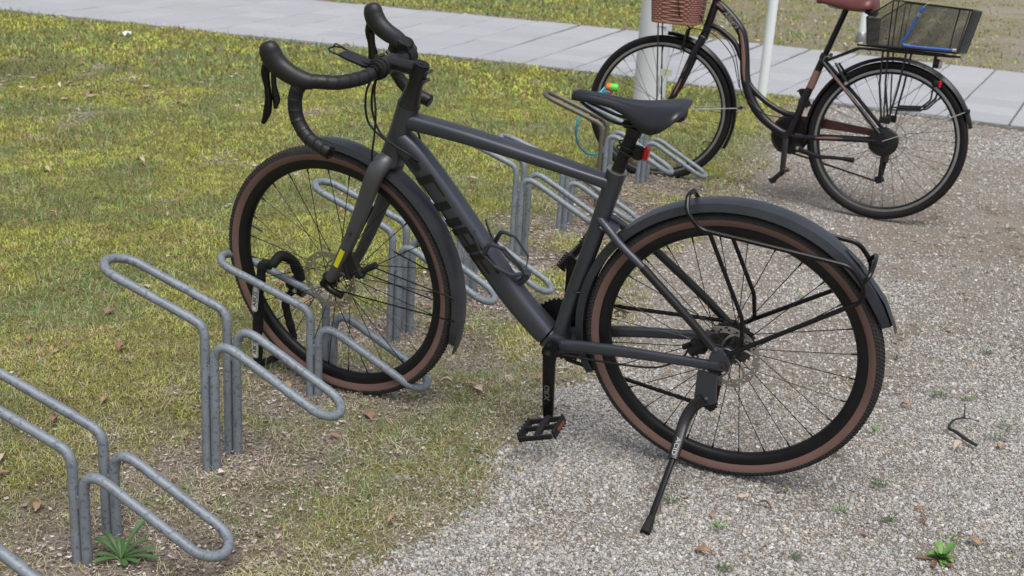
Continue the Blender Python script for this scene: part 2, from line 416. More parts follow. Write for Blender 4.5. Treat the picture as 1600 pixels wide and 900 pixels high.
for k in range(-36, 42):
    for r_ in range(NR):
        s = k*SL; v = (r_+.5)*SW; x, y, h = path_pt(s, v); cands.append((math.hypot(x, y), k, r_, x, y, h))
inview = lambda x, y: (-.52*y-.3 < x < .52*y*1.0+1.0) and y > 0
vis = sorted([c_ for c_ in cands if inview(c_[3], c_[4])])
single = set((c_[1], c_[2]) for c_ in vis[:290])
rest = MB()
for _, k, r_, x, y, h in cands:
    dz = rng.uniform(-.0025, .0025); tx, ty = rng.normal(0, .0035, 2); sx = 1+(((r_+.5)*SW/33) if -1.2 < k*SL < 2.8 else 0)
    Mx = Matrix.Translation((x, y, -.012+dz)) @ Euler((tx, ty, h)).to_matrix().to_4x4() @ Matrix.Diagonal((sx, 1, 1, 1))
    if (k, r_) in single:
        if slab_proto is None: o = slab_proto = sm.build('paving_slab', pm, path, flat=True)
        else: o = slab_proto.copy(); C.objects.link(o); o.parent = path
        o.matrix_local = Mx
    else:
        rest.add([Mx @ V(p) for p in sm.v], sm.f)
rest.build('paving_slab', pm, path, flat=True, kind='stuff', recalc=False)
# kerb stones along the near edge
kmat = mat('kerb_dark', (.085, .083, .078), .9, var=.4, vscale=12, bump=.5, bscale=120, spots=(14, .58, (.16, .15, .12)))
kerb = None
for side, v0 in ((0, -.068), (1, PATH_W+.045)):
    for k in range(-16, 22):
        s = k*.8; x, y, h = path_pt(s, v0)
        if kerb is None: kb = MB(); kb.box((0, 0, 0), (.786, .105, .08), ch=.12); kerb = kb.build('kerb_stone', kmat, path, flat=True); o = kerb
        else: o = kerb.copy(); C.objects.link(o); o.parent = path
        o.location = (x, y, -.036+rng.uniform(-.006, .004)); o.rotation_euler = (rng.normal(0, .02), rng.normal(0, .006), h+rng.normal(0, .006)); o.scale.x = 1.0 if side == 0 else 1.04

# ---- gravel (uncountable): instanced pebbles
def in_cam(x, y, margin=.25):
    # generous wedge around what the photograph covers
    return (x > -.50*y-margin-.2) & (x < .55*y+margin+.2) & (y > 1.7)
pts = []; scl = []; colr = []
def scatter(x0, x1, y0, y1, dens):
    n = int((x1-x0)*(y1-y0)*dens); return rng.uniform(x0, x1, n), rng.uniform(y0, y1, n)
def peb(x0, x1, y0, y1, dens, smin, smax, keep=1.):
    x, y = scatter(x0, x1, y0, y1, dens); k = in_cam(x, y); x, y = x[k], y[k]
    gv, fb, bare, edge, onp, n1, n2, n3 = masks(x, y)
    dgrid = np.hypot((x-.19)/.17, (y-2.46)/.15); thin = .55+.45*sstep(.75, 1.2, dgrid+(n2-.5)*.6)
    thin *= 1-.62*sstep(3.6, 4.3, y)*sstep(.34, .58, fbm(x-5, y+2, 1.9))
    thin *= .45+.55*sstep(.40, .60, fbm(x+3, y, 1.3)+.08)
    p = np.clip(gv*thin, 0, 1)*keep + (1-gv)*np.clip(edge*.10+bare*.03, 0, 1)*(onp < .5)
    p = np.where((1-gv > .5) & (fb > .1), 0, p)
    k = rng.random(len(x)) < p; x, y = x[k], y[k]; n = len(x)
    s = np.exp(rng.normal(0, .32, n))*(smin+smax)/2; s = np.clip(s, smin*.6, smax*1.5)
    z = ground_z(x, y)+s*.18
    pts.append(np.stack([x, y, z], 1)); scl.append(s)
    t = rng.random(n); v = np.clip(rng.normal(.325, .085, n), .09, .62)
    warm = rng.normal(0, 1, n); cc = np.stack([v*(1.0+.035*warm), v*(.97+.012*warm), v*(.925-.04*warm)], 1)
    br = rng.random(n) < .06; cc[br] = np.stack([v[br]*.95, v[br]*.72, v[br]*.55], 1); wh = rng.random(n) < .08; cc[wh] = np.clip(cc[wh]*1.6, 0, .56)
    colr.append(np.clip(cc, .03, .85))
peb(-.5, 2.0, 1.75, 3.3, 60000, .0017, .0036)
peb(-.2, 3.0, 3.3, 4.8, 30000, .0022, .0042, .85)
peb(.3, 4.2, 4.8, 8.0, 14000, .0028, .0050, .55)
peb(1.5, 5.2, 7.0, 9.6, 7000, .004, .007, .55)
pts = np.concatenate(pts); scl = np.concatenate(scl); colr = np.concatenate(colr)
me = bpy.data.meshes.new('gravel'); me.vertices.add(len(pts)); me.vertices.foreach_set('co', pts.astype(np.float32).ravel())
a = me.attributes.new('scl', 'FLOAT_VECTOR', 'POINT'); sv = np.stack([scl*rng.uniform(.8, 1.45, len(scl)), scl*rng.uniform(.7, 1.1, len(scl)), scl*rng.uniform(.5, .85, len(scl))], 1); a.data.foreach_set('vector', sv.astype(np.float32).ravel())
a = me.attributes.new('rot', 'FLOAT_VECTOR', 'POINT'); rv = np.stack([rng.normal(0, .35, len(scl)), rng.normal(0, .35, len(scl)), rng.uniform(0, 6.283, len(scl))], 1); a.data.foreach_set('vector', rv.astype(np.float32).ravel())
a = me.attributes.new('col', 'FLOAT_COLOR', 'POINT'); c4 = np.ones((len(scl), 4), np.float32); c4[:, :3] = colr; a.data.foreach_set('color', c4.ravel())
gravel = bpy.data.objects.new('gravel', me); C.objects.link(gravel); gravel['kind'] = 'stuff'; gravel['label'] = 'pale grey gravel of small angular pebbles under the bicycles'; gravel['category'] = 'gravel'
stone_m = attrmat('pebble', 'col', .75, True, .35)
ng = bpy.data.node_groups.new('pebbles', 'GeometryNodeTree'); ng.interface.new_socket('Geometry', in_out='INPUT', socket_type='NodeSocketGeometry'); ng.interface.new_socket('Geometry', in_out='OUTPUT', socket_type='NodeSocketGeometry')
gn, gl = ng.nodes, ng.links; gi = gn.new('NodeGroupInput'); go = gn.new('NodeGroupOutput')
ico = gn.new('GeometryNodeMeshIcoSphere'); ico.inputs['Radius'].default_value = 1; ico.inputs['Subdivisions'].default_value = 1
sp_ = gn.new('GeometryNodeSetPosition'); nzt = gn.new('ShaderNodeTexNoise'); nzt.inputs['Scale'].default_value = 1.3
vm = gn.new('ShaderNodeVectorMath'); vm.operation = 'SUBTRACT'; vm.inputs[1].default_value = (.5, .5, .5); vs_ = gn.new('ShaderNodeVectorMath'); vs_.operation = 'SCALE'; vs_.inputs['Scale'].default_value = 1.3
gl.new(nzt.outputs['Color'], vm.inputs[0]); gl.new(vm.outputs[0], vs_.inputs[0]); gl.new(ico.outputs[0], sp_.inputs['Geometry']); gl.new(vs_.outputs[0], sp_.inputs['Offset'])
smt = gn.new('GeometryNodeSetMaterial'); smt.inputs['Material'].default_value = stone_m; gl.new(sp_.outputs[0], smt.inputs[0])
iop = gn.new('GeometryNodeInstanceOnPoints'); m2p = gn.new('GeometryNodeMeshToPoints'); gl.new(gi.outputs[0], m2p.inputs[0]); gl.new(m2p.outputs[0], iop.inputs['Points']); gl.new(smt.outputs[0], iop.inputs['Instance'])
for nm, so_ in (('scl', 'Scale'), ('rot', 'Rotation')):
    na = gn.new('GeometryNodeInputNamedAttribute'); na.data_type = 'FLOAT_VECTOR'; na.inputs['Name'].default_value = nm; gl.new(na.outputs['Attribute'], iop.inputs[so_])
gl.new(iop.outputs[0], go.inputs[0]); md = gravel.modifiers.new('pebbles', 'NODES'); md.node_group = ng

# ---- grass blades and moss (uncountable)
gxs = []; 
def blades(x0, x1, y0, y1, dens, h0, w0, kind):
    x, y = scatter(x0, x1, y0, y1, dens); k = in_cam(x, y, .35); x, y = x[k], y[k]
    gv, fb, bare, edge, onp, n1, n2, n3 = masks(x, y); patch = fbm(x+31, y-7, 2.6); p2 = fbm(x-11, y+19, 9)
    if kind == 'moss': p = (1-gv)*(1-fb)*(1-bare)*(1-.6*edge)*(1-.35*sstep(3.4, 2.2, y))*(.18+.82*sstep(.38, .50, patch))*(.45+.55*sstep(.36, .5, p2))
    elif kind == 'grass': p = (1-gv)*(1-fb*.85)*(1-bare*.93)*(1-.35*edge)*(.12+.88*sstep(.42, .66, 1-patch+.25*(p2-.5)))
    else: p = (1-gv*.985)*(1-fb*.7)*(.20+.38*sstep(4.2, 2.2, y)+.5*bare+.8*edge+.5*sstep(.5, .68, p2))
    p = p*(onp < .5)
    k = rng.random(len(x)) < p; x, y = x[k], y[k]; n = len(x); nn1, nn2, pt_, pq, n3k = n1[k], n2[k], patch[k], p2[k], n2[k]*.5+n3[k]*.5; gvk = gv[k]; z = ground_z(x, y)-.002
    az = rng.uniform(0, 2*PI, n); dx, dy = np.cos(az), np.sin(az)
    if kind == 'moss': h = h0*np.exp(rng.normal(0, .3, n)); lean = rng.uniform(.4, 1.8, n); wd = w0*rng.uniform(.7, 1.4, n)
    elif kind == 'grass': h = h0*np.exp(rng.normal(0, .4, n)); lean = rng.uniform(.25, 1.5, n); wd = w0*rng.uniform(.7, 1.3, n)
    else: h = h0*rng.uniform(.12, .55, n); lean = rng.uniform(3., 8, n)/1.5; wd = w0*rng.uniform(.6, 1.2, n)
    bend = rng.normal(0, .35 if kind != 'straw' else .8, n); L_ = h*lean
    bx_, by_ = x, y; mx_ = x+dx*L_*.45; my_ = y+dy*L_*.45; ca, sa = np.cos(bend), np.sin(bend); tx_ = mx_+(dx*ca-dy*sa)*L_*.55; ty_ = my_+(dx*sa+dy*ca)*L_*.55
    zm = z+h*(.62 if kind != 'straw' else .9); zt = z+h*(1.0 if kind != 'straw' else .45)
    px_, py_ = -dy*wd/2, dx*wd/2
    co = np.stack([np.stack([bx_-px_, by_-py_, z], 1), np.stack([bx_+px_, by_+py_, z], 1), np.stack([mx_+px_*.8, my_+py_*.8, zm], 1), np.stack([mx_-px_*.8, my_-py_*.8, zm], 1), np.stack([tx_, ty_, zt], 1)], 1)
    v = rng.uniform(.75, 1.25, n)[:, None]; t = np.clip((pt_-.42)/.16+rng.normal(0, .25, n), 0, 1)[:, None]
    if kind == 'moss': yb = sstep(2.4, 4.6, y)[:, None]; col = (np.array([[.38, .395, .115]])*(1-yb)+np.array([[.40, .45, .085]])*yb)*t+(np.array([[.25, .28, .10]])*(1-yb)+np.array([[.26, .345, .095]])*yb)*(1-t); q = rng.random(n) < .12+.35*sstep(.5, .65, pq); col[q] = (.32, .23, .085)
    elif kind == 'grass': col = (np.array([[.20, .28, .085]])*t+np.array([[.15, .25, .09]])*(1-t)); q = rng.random(n) < .26; col[q] = (.36, .33, .19)
    else: col = np.tile(np.array([[.50, .455, .34]]), (n, 1)); q = rng.random(n) < .3; col[q] = (.36, .31, .21)
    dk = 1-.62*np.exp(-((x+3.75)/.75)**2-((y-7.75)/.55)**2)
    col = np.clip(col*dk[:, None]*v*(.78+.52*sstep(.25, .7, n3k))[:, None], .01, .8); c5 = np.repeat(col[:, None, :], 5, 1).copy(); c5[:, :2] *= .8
    gxs.append((co.reshape(-1, 3), c5.reshape(-1, 3), n))
# near lawn
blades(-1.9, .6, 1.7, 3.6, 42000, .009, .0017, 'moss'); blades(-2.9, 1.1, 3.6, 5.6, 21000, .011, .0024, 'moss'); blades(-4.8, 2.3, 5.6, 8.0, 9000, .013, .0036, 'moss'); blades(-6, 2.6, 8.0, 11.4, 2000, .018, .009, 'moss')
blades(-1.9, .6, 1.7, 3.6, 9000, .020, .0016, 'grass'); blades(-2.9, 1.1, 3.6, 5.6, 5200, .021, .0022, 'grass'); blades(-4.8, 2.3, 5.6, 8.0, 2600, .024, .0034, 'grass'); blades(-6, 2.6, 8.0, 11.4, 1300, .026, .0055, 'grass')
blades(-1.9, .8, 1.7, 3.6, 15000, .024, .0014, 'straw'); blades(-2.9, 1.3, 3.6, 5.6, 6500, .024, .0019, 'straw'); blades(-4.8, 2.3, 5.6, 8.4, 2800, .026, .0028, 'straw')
blades(-6, 9, 10.8, 24, 650, .026, .012, 'grass'); blades(-6, 9, 10.8, 24, 450, .022, .014, 'moss'); blades(-6, 10, 8.4, 24, 120, .03, .005, 'straw')
co = np.concatenate([g[0] for g in gxs]); cc = np.concatenate([g[1] for g in gxs]); n = sum(g[2] for g in gxs)
b0 = (np.arange(n)*5)[:, None]; Fq = np.concatenate([b0+np.array([[0, 1, 2, 3]]), b0+np.array([[3, 2, 4]])], 1).reshape(-1); per = np.tile([4, 3], n)
print('blades', n, 'pebbles', len(pts))
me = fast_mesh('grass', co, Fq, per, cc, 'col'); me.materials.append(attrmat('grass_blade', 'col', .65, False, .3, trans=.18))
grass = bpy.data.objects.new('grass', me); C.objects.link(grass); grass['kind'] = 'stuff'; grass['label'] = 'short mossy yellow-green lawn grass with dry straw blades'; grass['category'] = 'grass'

# ---- leaf crumbs and litter (uncountable)
def flakes(n, xr, yr, size, fn, cols):
    x = rng.uniform(*xr, n); y = rng.uniform(*yr, n); k = in_cam(x, y) & (rng.random(n) < fn(x, y)); x, y = x[k], y[k]; n = len(x); z = ground_z(x, y)+rng.uniform(.001, .009, n)
    s = size*np.exp(rng.normal(0, .35, n)); az = rng.uniform(0, 2*PI, n); asp = rng.uniform(.3, .75, n); tl = rng.normal(0, .4, n); t2 = rng.normal(0, .4, n)
    q = []
    for (a_, b_) in ((-1, 0), (-.15, -1), (1, .1), (.1, 1)):
        u = a_*s; v = b_*s*asp; q.append(np.stack([x+u*np.cos(az)-v*np.sin(az), y+u*np.sin(az)+v*np.cos(az), z+np.abs(u*tl)*.7+v*t2*.5], 1))
    ci = rng.integers(0, len(cols), n); col = np.array(cols)[ci]*rng.uniform(.7, 1.3, n)[:, None]
    return np.stack(q, 1).reshape(-1, 3), np.repeat(col[:, None], 4, 1).reshape(-1, 3), n
def fbare_(x, y):
    gv, fb, bare, edge, onp, *_ = masks(x, y); return np.clip((bare**1.2)*(onp < .5)*(1-gv*.97)+.02*(1-gv), 0, 1)
LC = [(.38, .30, .27), (.28, .20, .17), (.46, .41, .38), (.19, .14, .11), (.40, .32, .29), (.54, .50, .46)]
FL = [flakes(42000, (-1.7, .9), (1.7, 4.0), .0042, fbare_, LC), flakes(26000, (-1.5, 1.6), (4.0, 6.3), .006, fbare_, LC), flakes(15000, (-6, 5), (6.3, 12), .010, fbare_, LC), flakes(3000, (.3, 3.0), (3.6, 7.0), .008, lambda x, y: masks(x, y)[0]*.5*sstep(.4, .6, fbm(x-5, y+2, 1.9)), LC), flakes(9000, (-6, 9), (11, 15), .014, fbare_, LC),
      flakes(2600, (-5.5, 2), (6.4, 8.8), .017, lambda x, y: np.exp(-((x+2.6)/1.1)**2-((y-7.3)/.55)**2), LC[:4])]
co = np.concatenate([f[0] for f in FL]); cc = np.concatenate([f[1] for f in FL]); n = sum(f[2] for f in FL)
me = fast_mesh('leaf_litter', co, np.arange(n*4), 4, cc, 'col'); me.materials.append(attrmat('litter', 'col', .85, False, .2))
lit = bpy.data.objects.new('leaf_litter', me); C.objects.link(lit); lit['kind'] = 'stuff'; lit['label'] = 'dry brown crumbs of old leaves on the bare soil'; lit['category'] = 'leaf litter'

# ================================================================== BICYCLE RACKS
UD = [(-.852, 2.215, -.275, -.025, 0), (-.68, 2.637, -.264, -.012, 1), (-.517, 3.083, -.236, 0, 2), (-.35, 3.543, -.301, -.022, 3), (-.17, 3.972, -.272, -.001, 4),
      (.003, 4.419, -.269, .002, 5), (.187, 4.862, -.245, .020, 6), (.363, 5.303, -.260, .012, 7), (.582, 5.747, -.300, .030, 8), (-1.04, 1.80, -.28, -.02, -1)]
UD[0] = (-.845, 2.238, -.275, -.025, 0)
def rack_loop(b, r, w_, pts_uz, foot):
    """pts_uz: leg top corner and hairpin end in (u, z)"""
    (u0, zc), (ue, ze) = pts_uz; d = V(ue-u0, 0, ze-zc).normalized(); end = V(ue, 0, ze)-d*(w_/2)
    side = lambda s: fillet([(u0, s*w_/2, foot), (u0, s*w_/2, zc), end+V(0, s*w_/2, 0)], .042, 7)
    near = side(-1); far = side(1)
    arc = [end+V(0, -math.cos(t)*w_/2, 0)+d*(math.sin(t)*w_/2) for t in np.linspace(0, PI, 13)[1:-1]]
    b.tube(near+arc+far[::-1], r, 12)
def make_rack(high, mu, ml, label):
    t = empty('bike_rack', label=label, cat='bicycle rack', group='steel wheel holders in one long row')
    hi = .1233 if high else 0; w_ = .1042; r = .0109
    b = MB(); rack_loop(b, r, w_, ((0, .2382+hi), (-.2761-.003, .3416+hi)), -.07); b.build('upper_hoop', mu, t)
    b = MB(); rack_loop(b, r, w_, ((.0238, .2165+hi), (.309+.003, .0549+hi)), -.07); b.build('lower_hoop', ml, t)
    for s in (-1, 1):
        b = MB(); b.box((.0119, s*w_/2, .13+hi), (.012, .008, .03), ch=.3); b.build('weld', ml, t)
    return t
RL = {-1: 'grey steel wheel holder cut off at the lower left corner of the photo', 0: 'low grey wheel holder with a green rosette weed growing at its foot',
      1: 'tall grey wheel holder standing free in front of the locked front wheel', 2: 'low grey wheel holder gripping the front wheel of the grey bicycle',
      3: 'tall grey wheel holder seen through the spokes of the near front wheel', 4: 'low grey wheel holder behind the lettered down tube',
      5: 'tall grey wheel holder just behind the bottle cage', 6: 'low grey wheel holder behind the top tube, beside the seat tube',
      7: 'tall wheel holder with a brownish upper hoop under the black saddle', 8: 'low grey wheel holder gripping the front wheel of the black city bicycle'}
for x, y, ph, z, i in UD:
    t = make_rack(i % 2 == 1, M_BRONZE if i == 7 else M_GALV, M_GALV, RL[i]); t.location = (x, y, z); t.rotation_euler.z = ph

# ================================================================== BICYCLE TOOLS
R0 = .351
def bike_matrix(x, y, psi, lean): return Matrix.Translation((x, y, 0)) @ Matrix.Rotation(psi, 4, 'Z') @ Matrix.Rotation(lean, 4, 'X')
def steer_fn(wb, HA, fo, st):
    HA = math.radians(HA); k = V(-math.cos(HA), 0, math.sin(HA)); perp = V(math.sin(HA), 0, math.cos(HA)); a0 = V(wb, 0, R0)-perp*fo
    Rm = Matrix.Rotation(st, 3, k); return (lambda p: a0+Rm @ (V(p)-a0)), a0, k
def wheel(root, c, xf, tyre, tyre_mats, rimp, rim_mats, nsp, hubp, fl, spoke_r, mats, cross=52, phase=0):
    c = V(c)
    b = MB(xf); b.lathe(rimp[0], c, n=96, closed=True, mats=rimp[1]); wh = b.build('wheel', rim_mats, root)
    b = MB(xf); b.lathe(tyre[0], c, n=96, closed=False, mats=tyre[1], caps=False); b.build('tyre', tyre_mats, wh)
    b = MB(xf); b.lathe(hubp, c, n=28); hb = b.build('hub', mats['hub'], wh)
    for k in range(nsp):
        th = 2*PI*k/nsp+phase; sd = 1 if k % 2 else -1; tw = math.radians(cross)*(1 if (k//2) % 2 else -1)
        p1 = c+V(math.cos(th)*(rimp[2]), 0, math.sin(th)*(rimp[2])); p0 = c+V(math.cos(th+tw)*fl[0], sd*fl[1], math.sin(th+tw)*fl[0])
        b = MB(xf); b.tube([p0, p0.lerp(p1, .5), p1], spoke_r, 5); b.tube([p1, p1+(p0-p1).normalized()*.014], spoke_r*1.9, 6); b.build('spoke', mats['spoke'], wh)
    return wh
def disc_rotor(wh, c, y, r, xf):
    b = MB(xf); n = 72; c = V(c)
    rings = [r*.79, r*.86, r*.93, r]
    vs = []; fs = []
    for s in (-.0009, .0009):
        for k in range(n):
            th = 2*PI*k/n; wv = 1+.012*math.sin(th*12)
            for q, rr in enumerate(rings):
                rq = rr*(wv if q == 3 else (2-wv if q == 0 else 1)); vs.append(c+V(math.cos(th)*rq, y+s, math.sin(th)*rq))
    q4 = 4
    for layer in (0, 1):
        o = layer*n*q4
        for k in range(n):
            k2 = (k+1) % n
            for j in range(3):
                if j == 1 and k % 3 == 0: continue
                if j != 1 and k % 6 == (2 if j == 0 else 5): continue
                fs.append((o+k*q4+j, o+k2*q4+j, o+k2*q4+j+1, o+k*q4+j+1))
    for k in range(n):
        k2 = (k+1) % n
        for j in (0, 3): fs.append((k*q4+j, k2*q4+j, n*q4+k2*q4+j, n*q4+k*q4+j))
    b.add(vs, fs)
    for k in range(6):
        th = 2*PI*k/6
        arm = [c+V(math.cos(th+t*.75)*(.020+(r*.8-.020)*t), y, math.sin(th+t*.75)*(.020+(r*.8-.020)*t)) for t in np.linspace(0, 1, 6)]
        b.tube(arm, (.0009, .0035), 6, up=(0, 1, 0))
    b.build('brake_disc', M_STEEL, wh, recalc=False)
    b = MB(xf); b.lathe([(.004, y-.004), (.022, y-.004), (.024, y), (.022, y+.003), (.004, y+.003)], c, n=24); b.build('disc_carrier', M_DARKST, wh)
def arc_pts(c, r, a0, a1, n, y=0): return [V(c)+V(math.cos(math.radians(a))*r, y, math.sin(math.radians(a))*r) for a in np.linspace(a0, a1, n)]
def mudguard(parent, c, r, a0, a1, w_, drop, xf, mt, th=.0022, n=48, facet=.62, name='mudguard'):
    """arched blade with angled flanks, shaped tips"""
    b = MB(xf); rings = []
    for i, a in enumerate(np.linspace(a0, a1, n)):
        t = min(i, n-1-i)/3.0; f = min(1, .45+.55*min(1, t)); ra = math.radians(a); d = V(math.cos(ra), 0, math.sin(ra)); w2 = w_/2*f
        prof = [(-w2, -drop), (-w2*facet, -.002), (-w2*.25, 0), (w2*.25, 0), (w2*facet, -.002), (w2, -drop)]
        outer = [V(c)+d*(r+q)+V(0, yy, 0) for yy, q in prof]; inner = [V(c)+d*(r+q-th)+V(0, yy*.94, 0) for yy, q in prof][::-1]
        rings.append(outer+inner)
    b.loft(rings); return b.build(name, mt, parent, sharp=28)
def pedal(parent, c, xf, mt, ax=V(0, 1, 0), tilt=0., size=(.095, .088, .022), refl=True, side=1):
    """flat cage pedal: frame rails, spindle, cross bars and little grip teeth"""
    c = V(c); Rm = Matrix.Rotation(tilt, 3, 'Y'); L_, W_, H_ = size; g = lambda x, y, z: c+Rm @ V(x, y*side, z)
    b = MB(xf)
    b.tube([g(0, -.006, 0), g(0, W_*.25, 0), g(0, W_+.002, 0)], [.009, .011, .007], 10)
    for s in (-1, 1):
        b.box(g(s*L_/2, W_*.52, 0), (.008, W_*.86, H_), Rm, ch=.25)
    for yy in (.008, W_*.5, W_+.002):
        b.box(g(0, yy, 0), (L_*.98, .006, H_*.62), Rm, ch=.25)
    for s in (-1, 1):
        for q in range(6):
            for u_ in (-1, 1): b.box(g(s*L_/2, .012+q*.0135, u_*(H_/2+.0015)), (.005, .004, .004), Rm, ch=.2)
    pd = b.build('pedal', mt, parent)
    if refl:
        for s in (-1, 1):
            b = MB(xf); b.box(g(s*(L_/2+.005), W_*.5, 0), (.004, .040, .009), Rm, ch=.2); b.build('reflector', M_ORANGE, pd)
    return pd
def chain_run(b, p0, p1, up=V(0, 0, 1)):
    p0, p1 = V(p0), V(p1); d = p1-p0; n = max(2, int(d.length/.0127)); x = d.normalized(); y = V(0, 1, 0); z = x.cross(y).normalized()
    Rm = Matrix((x, y, z)).transposed()
    for i in range(n):
        q = p0+d*((i+.5)/n)
        for s in (-1, 1): b.box(q+V(0, s*(.0032 if i % 2 else .0022), 0), (.0135, .0012, .0082), Rm, ch=.3)
        b.tube([q+x*.0063+V(0, -.0035, 0), q+x*.0063+V(0, .0035, 0)], .0038, 6)
def sprocket(b, c, r, y, teeth, th=.002, hole=0):
    pts = []
    for k in range(teeth*4):
        a = 2*PI*k/(teeth*4); rr = r+(.0022 if k % 4 in (0, 1) else -.0022); pts.append((math.cos(a)*rr, math.sin(a)*rr))
    b.prism(pts, th, V(c)+V(0, y, 0))
def line_tube(b, pts, r, k=6, n=8): b.tube(smooth(pts, k), r, n)

# ================================================================== GREY GRAVEL BICYCLE
WB, HA = 1.0417, 69.57
S1, A0, KAX = steer_fn(WB, HA, .045, -.1021)
bike = empty('bicycle', label='graphite grey drop-bar bicycle with brown-walled tyres leaning on its kickstand, front wheel in the rack', cat='bicycle', mat=bike_matrix(.53939, 2.72897, 2.78559, -.18138))
BB = V(.4245, 0, .288); HT, HB = V(.8085, 0, .848), V(.8600, 0, .712)
REAR = V(0, 0, R0); FRONT = V(WB, 0, R0)
# --- frame
b = MB()
b.tube([HB-KAX*.004, HB+KAX*.012, HB.lerp(HT, .5), HT-KAX*.01, HT], [(.029, .029), (.028, .028), (.026, .0265), (.027, .028), (.0275, .0285)], 20)
tt0 = V(.805, 0, .808); tt1 = V(.298, 0, .722)
b.tube(smooth([tt0, V(.68, 0, .793), V(.5, 0, .764), V(.38, 0, .741), tt1], 5), [(.0200, .0225), (.0175, .0235), (.0150, .0255), (.0135, .024), (.0150, .019)], 20, up=(0, 0, 1), sq=3.6)
b.tube(smooth([V(.842, 0, .765), V(.79, 0, .715), V(.70, 0, .602), V(.56, 0, .409), V(.47, 0, .312), V(.436, 0, .286)], 6), [(.030, .026), (.033, .027), (.0335, .0275), (.0335, .028), (.032, .032), (.026, .034)], 22, up=V(.81, 0, .59), sq=2.7)
b.tube(smooth([V(.4245, 0, .292), V(.395, 0, .40), V(.345, 0, .56), V(.2995, 0, .718), V(.290, 0, .752)], 4), [(.0185, .026), (.0185, .021), (.0205, .0195), (.0225, .021), (.0215, .021)], 18, up=(1, 0, 0))
b.tube([BB+V(0, -.043, 0), BB+V(0, .043, 0)], .0255, 24)
for s in (-1, 1):
    b.tube(smooth([V(.333, s*.006, .640), V(.300, s*.026, .622), V(.262, s*.038, .590), V(.200, s*.050, .545), V(.09, s*.062, .447), V(.018, s*.068, .378)], 5), [(.011, .010), (.0105, .010), (.0095, .0095), (.0088, .009), (.009, .009), (.009, .009)], 12)
    b.tube(smooth([V(.424, s*.030, .284), V(.355, s*.040, .300), V(.25, s*.050, .316), V(.13, s*.060, .328), V(.03, s*.068, .338), V(.0, s*.069, .343)], 5), [(.0165, .012), (.017, .009), (.0145, .0085), (.0125, .008), (.012, .0075), (.013, .006)], 14, up=(0, 0, 1), sq=2.6)
    b.tube(smooth([V(.206, s*.0495, .550), V(.09, s*.062, .447), V(.024, s*.068, .383)], 5), .0102, 12, m=1)
    # dropout plate
    b.prism([(-.016, -.016), (.014, -.018), (.036, -.012), (.030, .020), (.020, .040), (.006, .038), (-.010, .018), (-.018, .0)], .009, V(0, s*.069, R0-.004))
b.tube([V(.318, 0, .622), V(.285, 0, .604)], [(.012, .03), (.008, .034)], 12)
frame = b.build('frame', [M_FRAME, M_BLK], bike, sharp=40)
for s in (-1, 1):
    b = MB(); b.tube([V(-.0, s*.0735, R0-.008), V(0, s*.079, R0-.008)], .0105, 20); b.tube([V(-.0, s*.079, R0-.008), V(0, s*.0795, R0-.008)], .0085, 16, m=1); b.tube([V(-.0, s*.0795, R0-.008), V(0, s*.0800, R0-.008)], .004, 6, m=2)
    b.build('axle_end', [M_DARKST, M_DARKST, M_BLK], frame)
b = MB(); b.tube([V(.2935, 0, .742), V(.2893, 0, .757)], .0232, 24); b.build('seat_collar', M_FRAME, frame)
b = MB(); b.tube([V(.2895, 0, .7565), V(.2888, 0, .7590)], .0236, 24); b.build('collar_rim', M_STEEL, frame)
# cable port on the down tube, cable tie on the seat tube
def dtp(s, t, off=0.):
    """point on the near flank of the down tube: s metres along from the head, t across (positive = upper edge)"""
    a_, c_ = V(.790, 0, .715), V(.523, 0, .358); d = (c_-a_).normalized(); nrm = V(-d.z, 0, d.x); nrm = nrm if nrm.z > 0 else -nrm
    ra, rb, e = .0335, .0277, 2.7; tt = max(-.999, min(.999, t/ra)); yy = rb*(1-abs(tt)**e)**(1/e)
    return a_+d*s+nrm*t+V(0, yy+off, 0)
b = MB(); b.loft([[dtp(s, t, o) for s, t, o in ((q, -.008, .0), (q, -.008, .004), (q, .008, .004), (q, .008, .0))] for q in (-.012, 0, .012, .022)]); b.build('cable_port', M_BLK, frame)
b = MB(); b.tube([V(.376+.02*math.cos(a), .0215*math.sin(a), .437) for a in np.linspace(0, 2*PI, 20)[:-1]], .0016, 6, closed=True); b.box(V(.352, .012, .437), (.010, .006, .006)); b.build('cable_tie', M_BLK, frame)
# --- big letters along the down tube (heavy square strokes)
def letter(polys, s0, hgt=.052, t0=-.0305, ln=.0700):
    """polys in a unit box: x along the tube, y upwards across the tube"""
    b = MB()
    for (x0, y0, x1, y1, sk) in polys:
        nx_, ny_ = max(2, int((x1-x0)*ln/.004)), max(2, int((y1-y0)*hgt/.003)); vs = []; fs = []
        for i in range(nx_+1):
            for j in range(ny_+1):
                xx = x0+(x1-x0)*i/nx_; yy = y0+(y1-y0)*j/ny_; vs.append(dtp(s0+xx*ln+yy*.012, t0+yy*hgt, .0007))
        for i in range(nx_):
            for j in range(ny_): a = i*(ny_+1)+j; fs.append((a, a+1, a+ny_+2, a+ny_+1))
        b.add(vs, fs)
    o = b.build('letter', M_LETTER, frame, recalc=True); return o
letter([(0, 0, .30, 1, 0), (.30, .86, .94, 1, 0), (.30, 0, .94, .15, 0)], .034)
letter([(0, 0, .32, .88, 0), (.32, 0, .68, .15, 0), (.68, 0, 1.0, .88, 0)], .110)
letter([(0, 0, .26, 1, 0), (.26, .82, 1, 1, 0), (.26, .43, 1, .56, 0), (.26, 0, 1, .16, 0), (.70, .56, 1, .82, 0), (.74, .16, 1, .43, 0)], .187)
letter([(0, 0, .24, 1, 0), (.24, .86, .92, 1, 0), (.24, .44, .86, .56, 0), (.24, 0, .92, .15, 0)], .264)
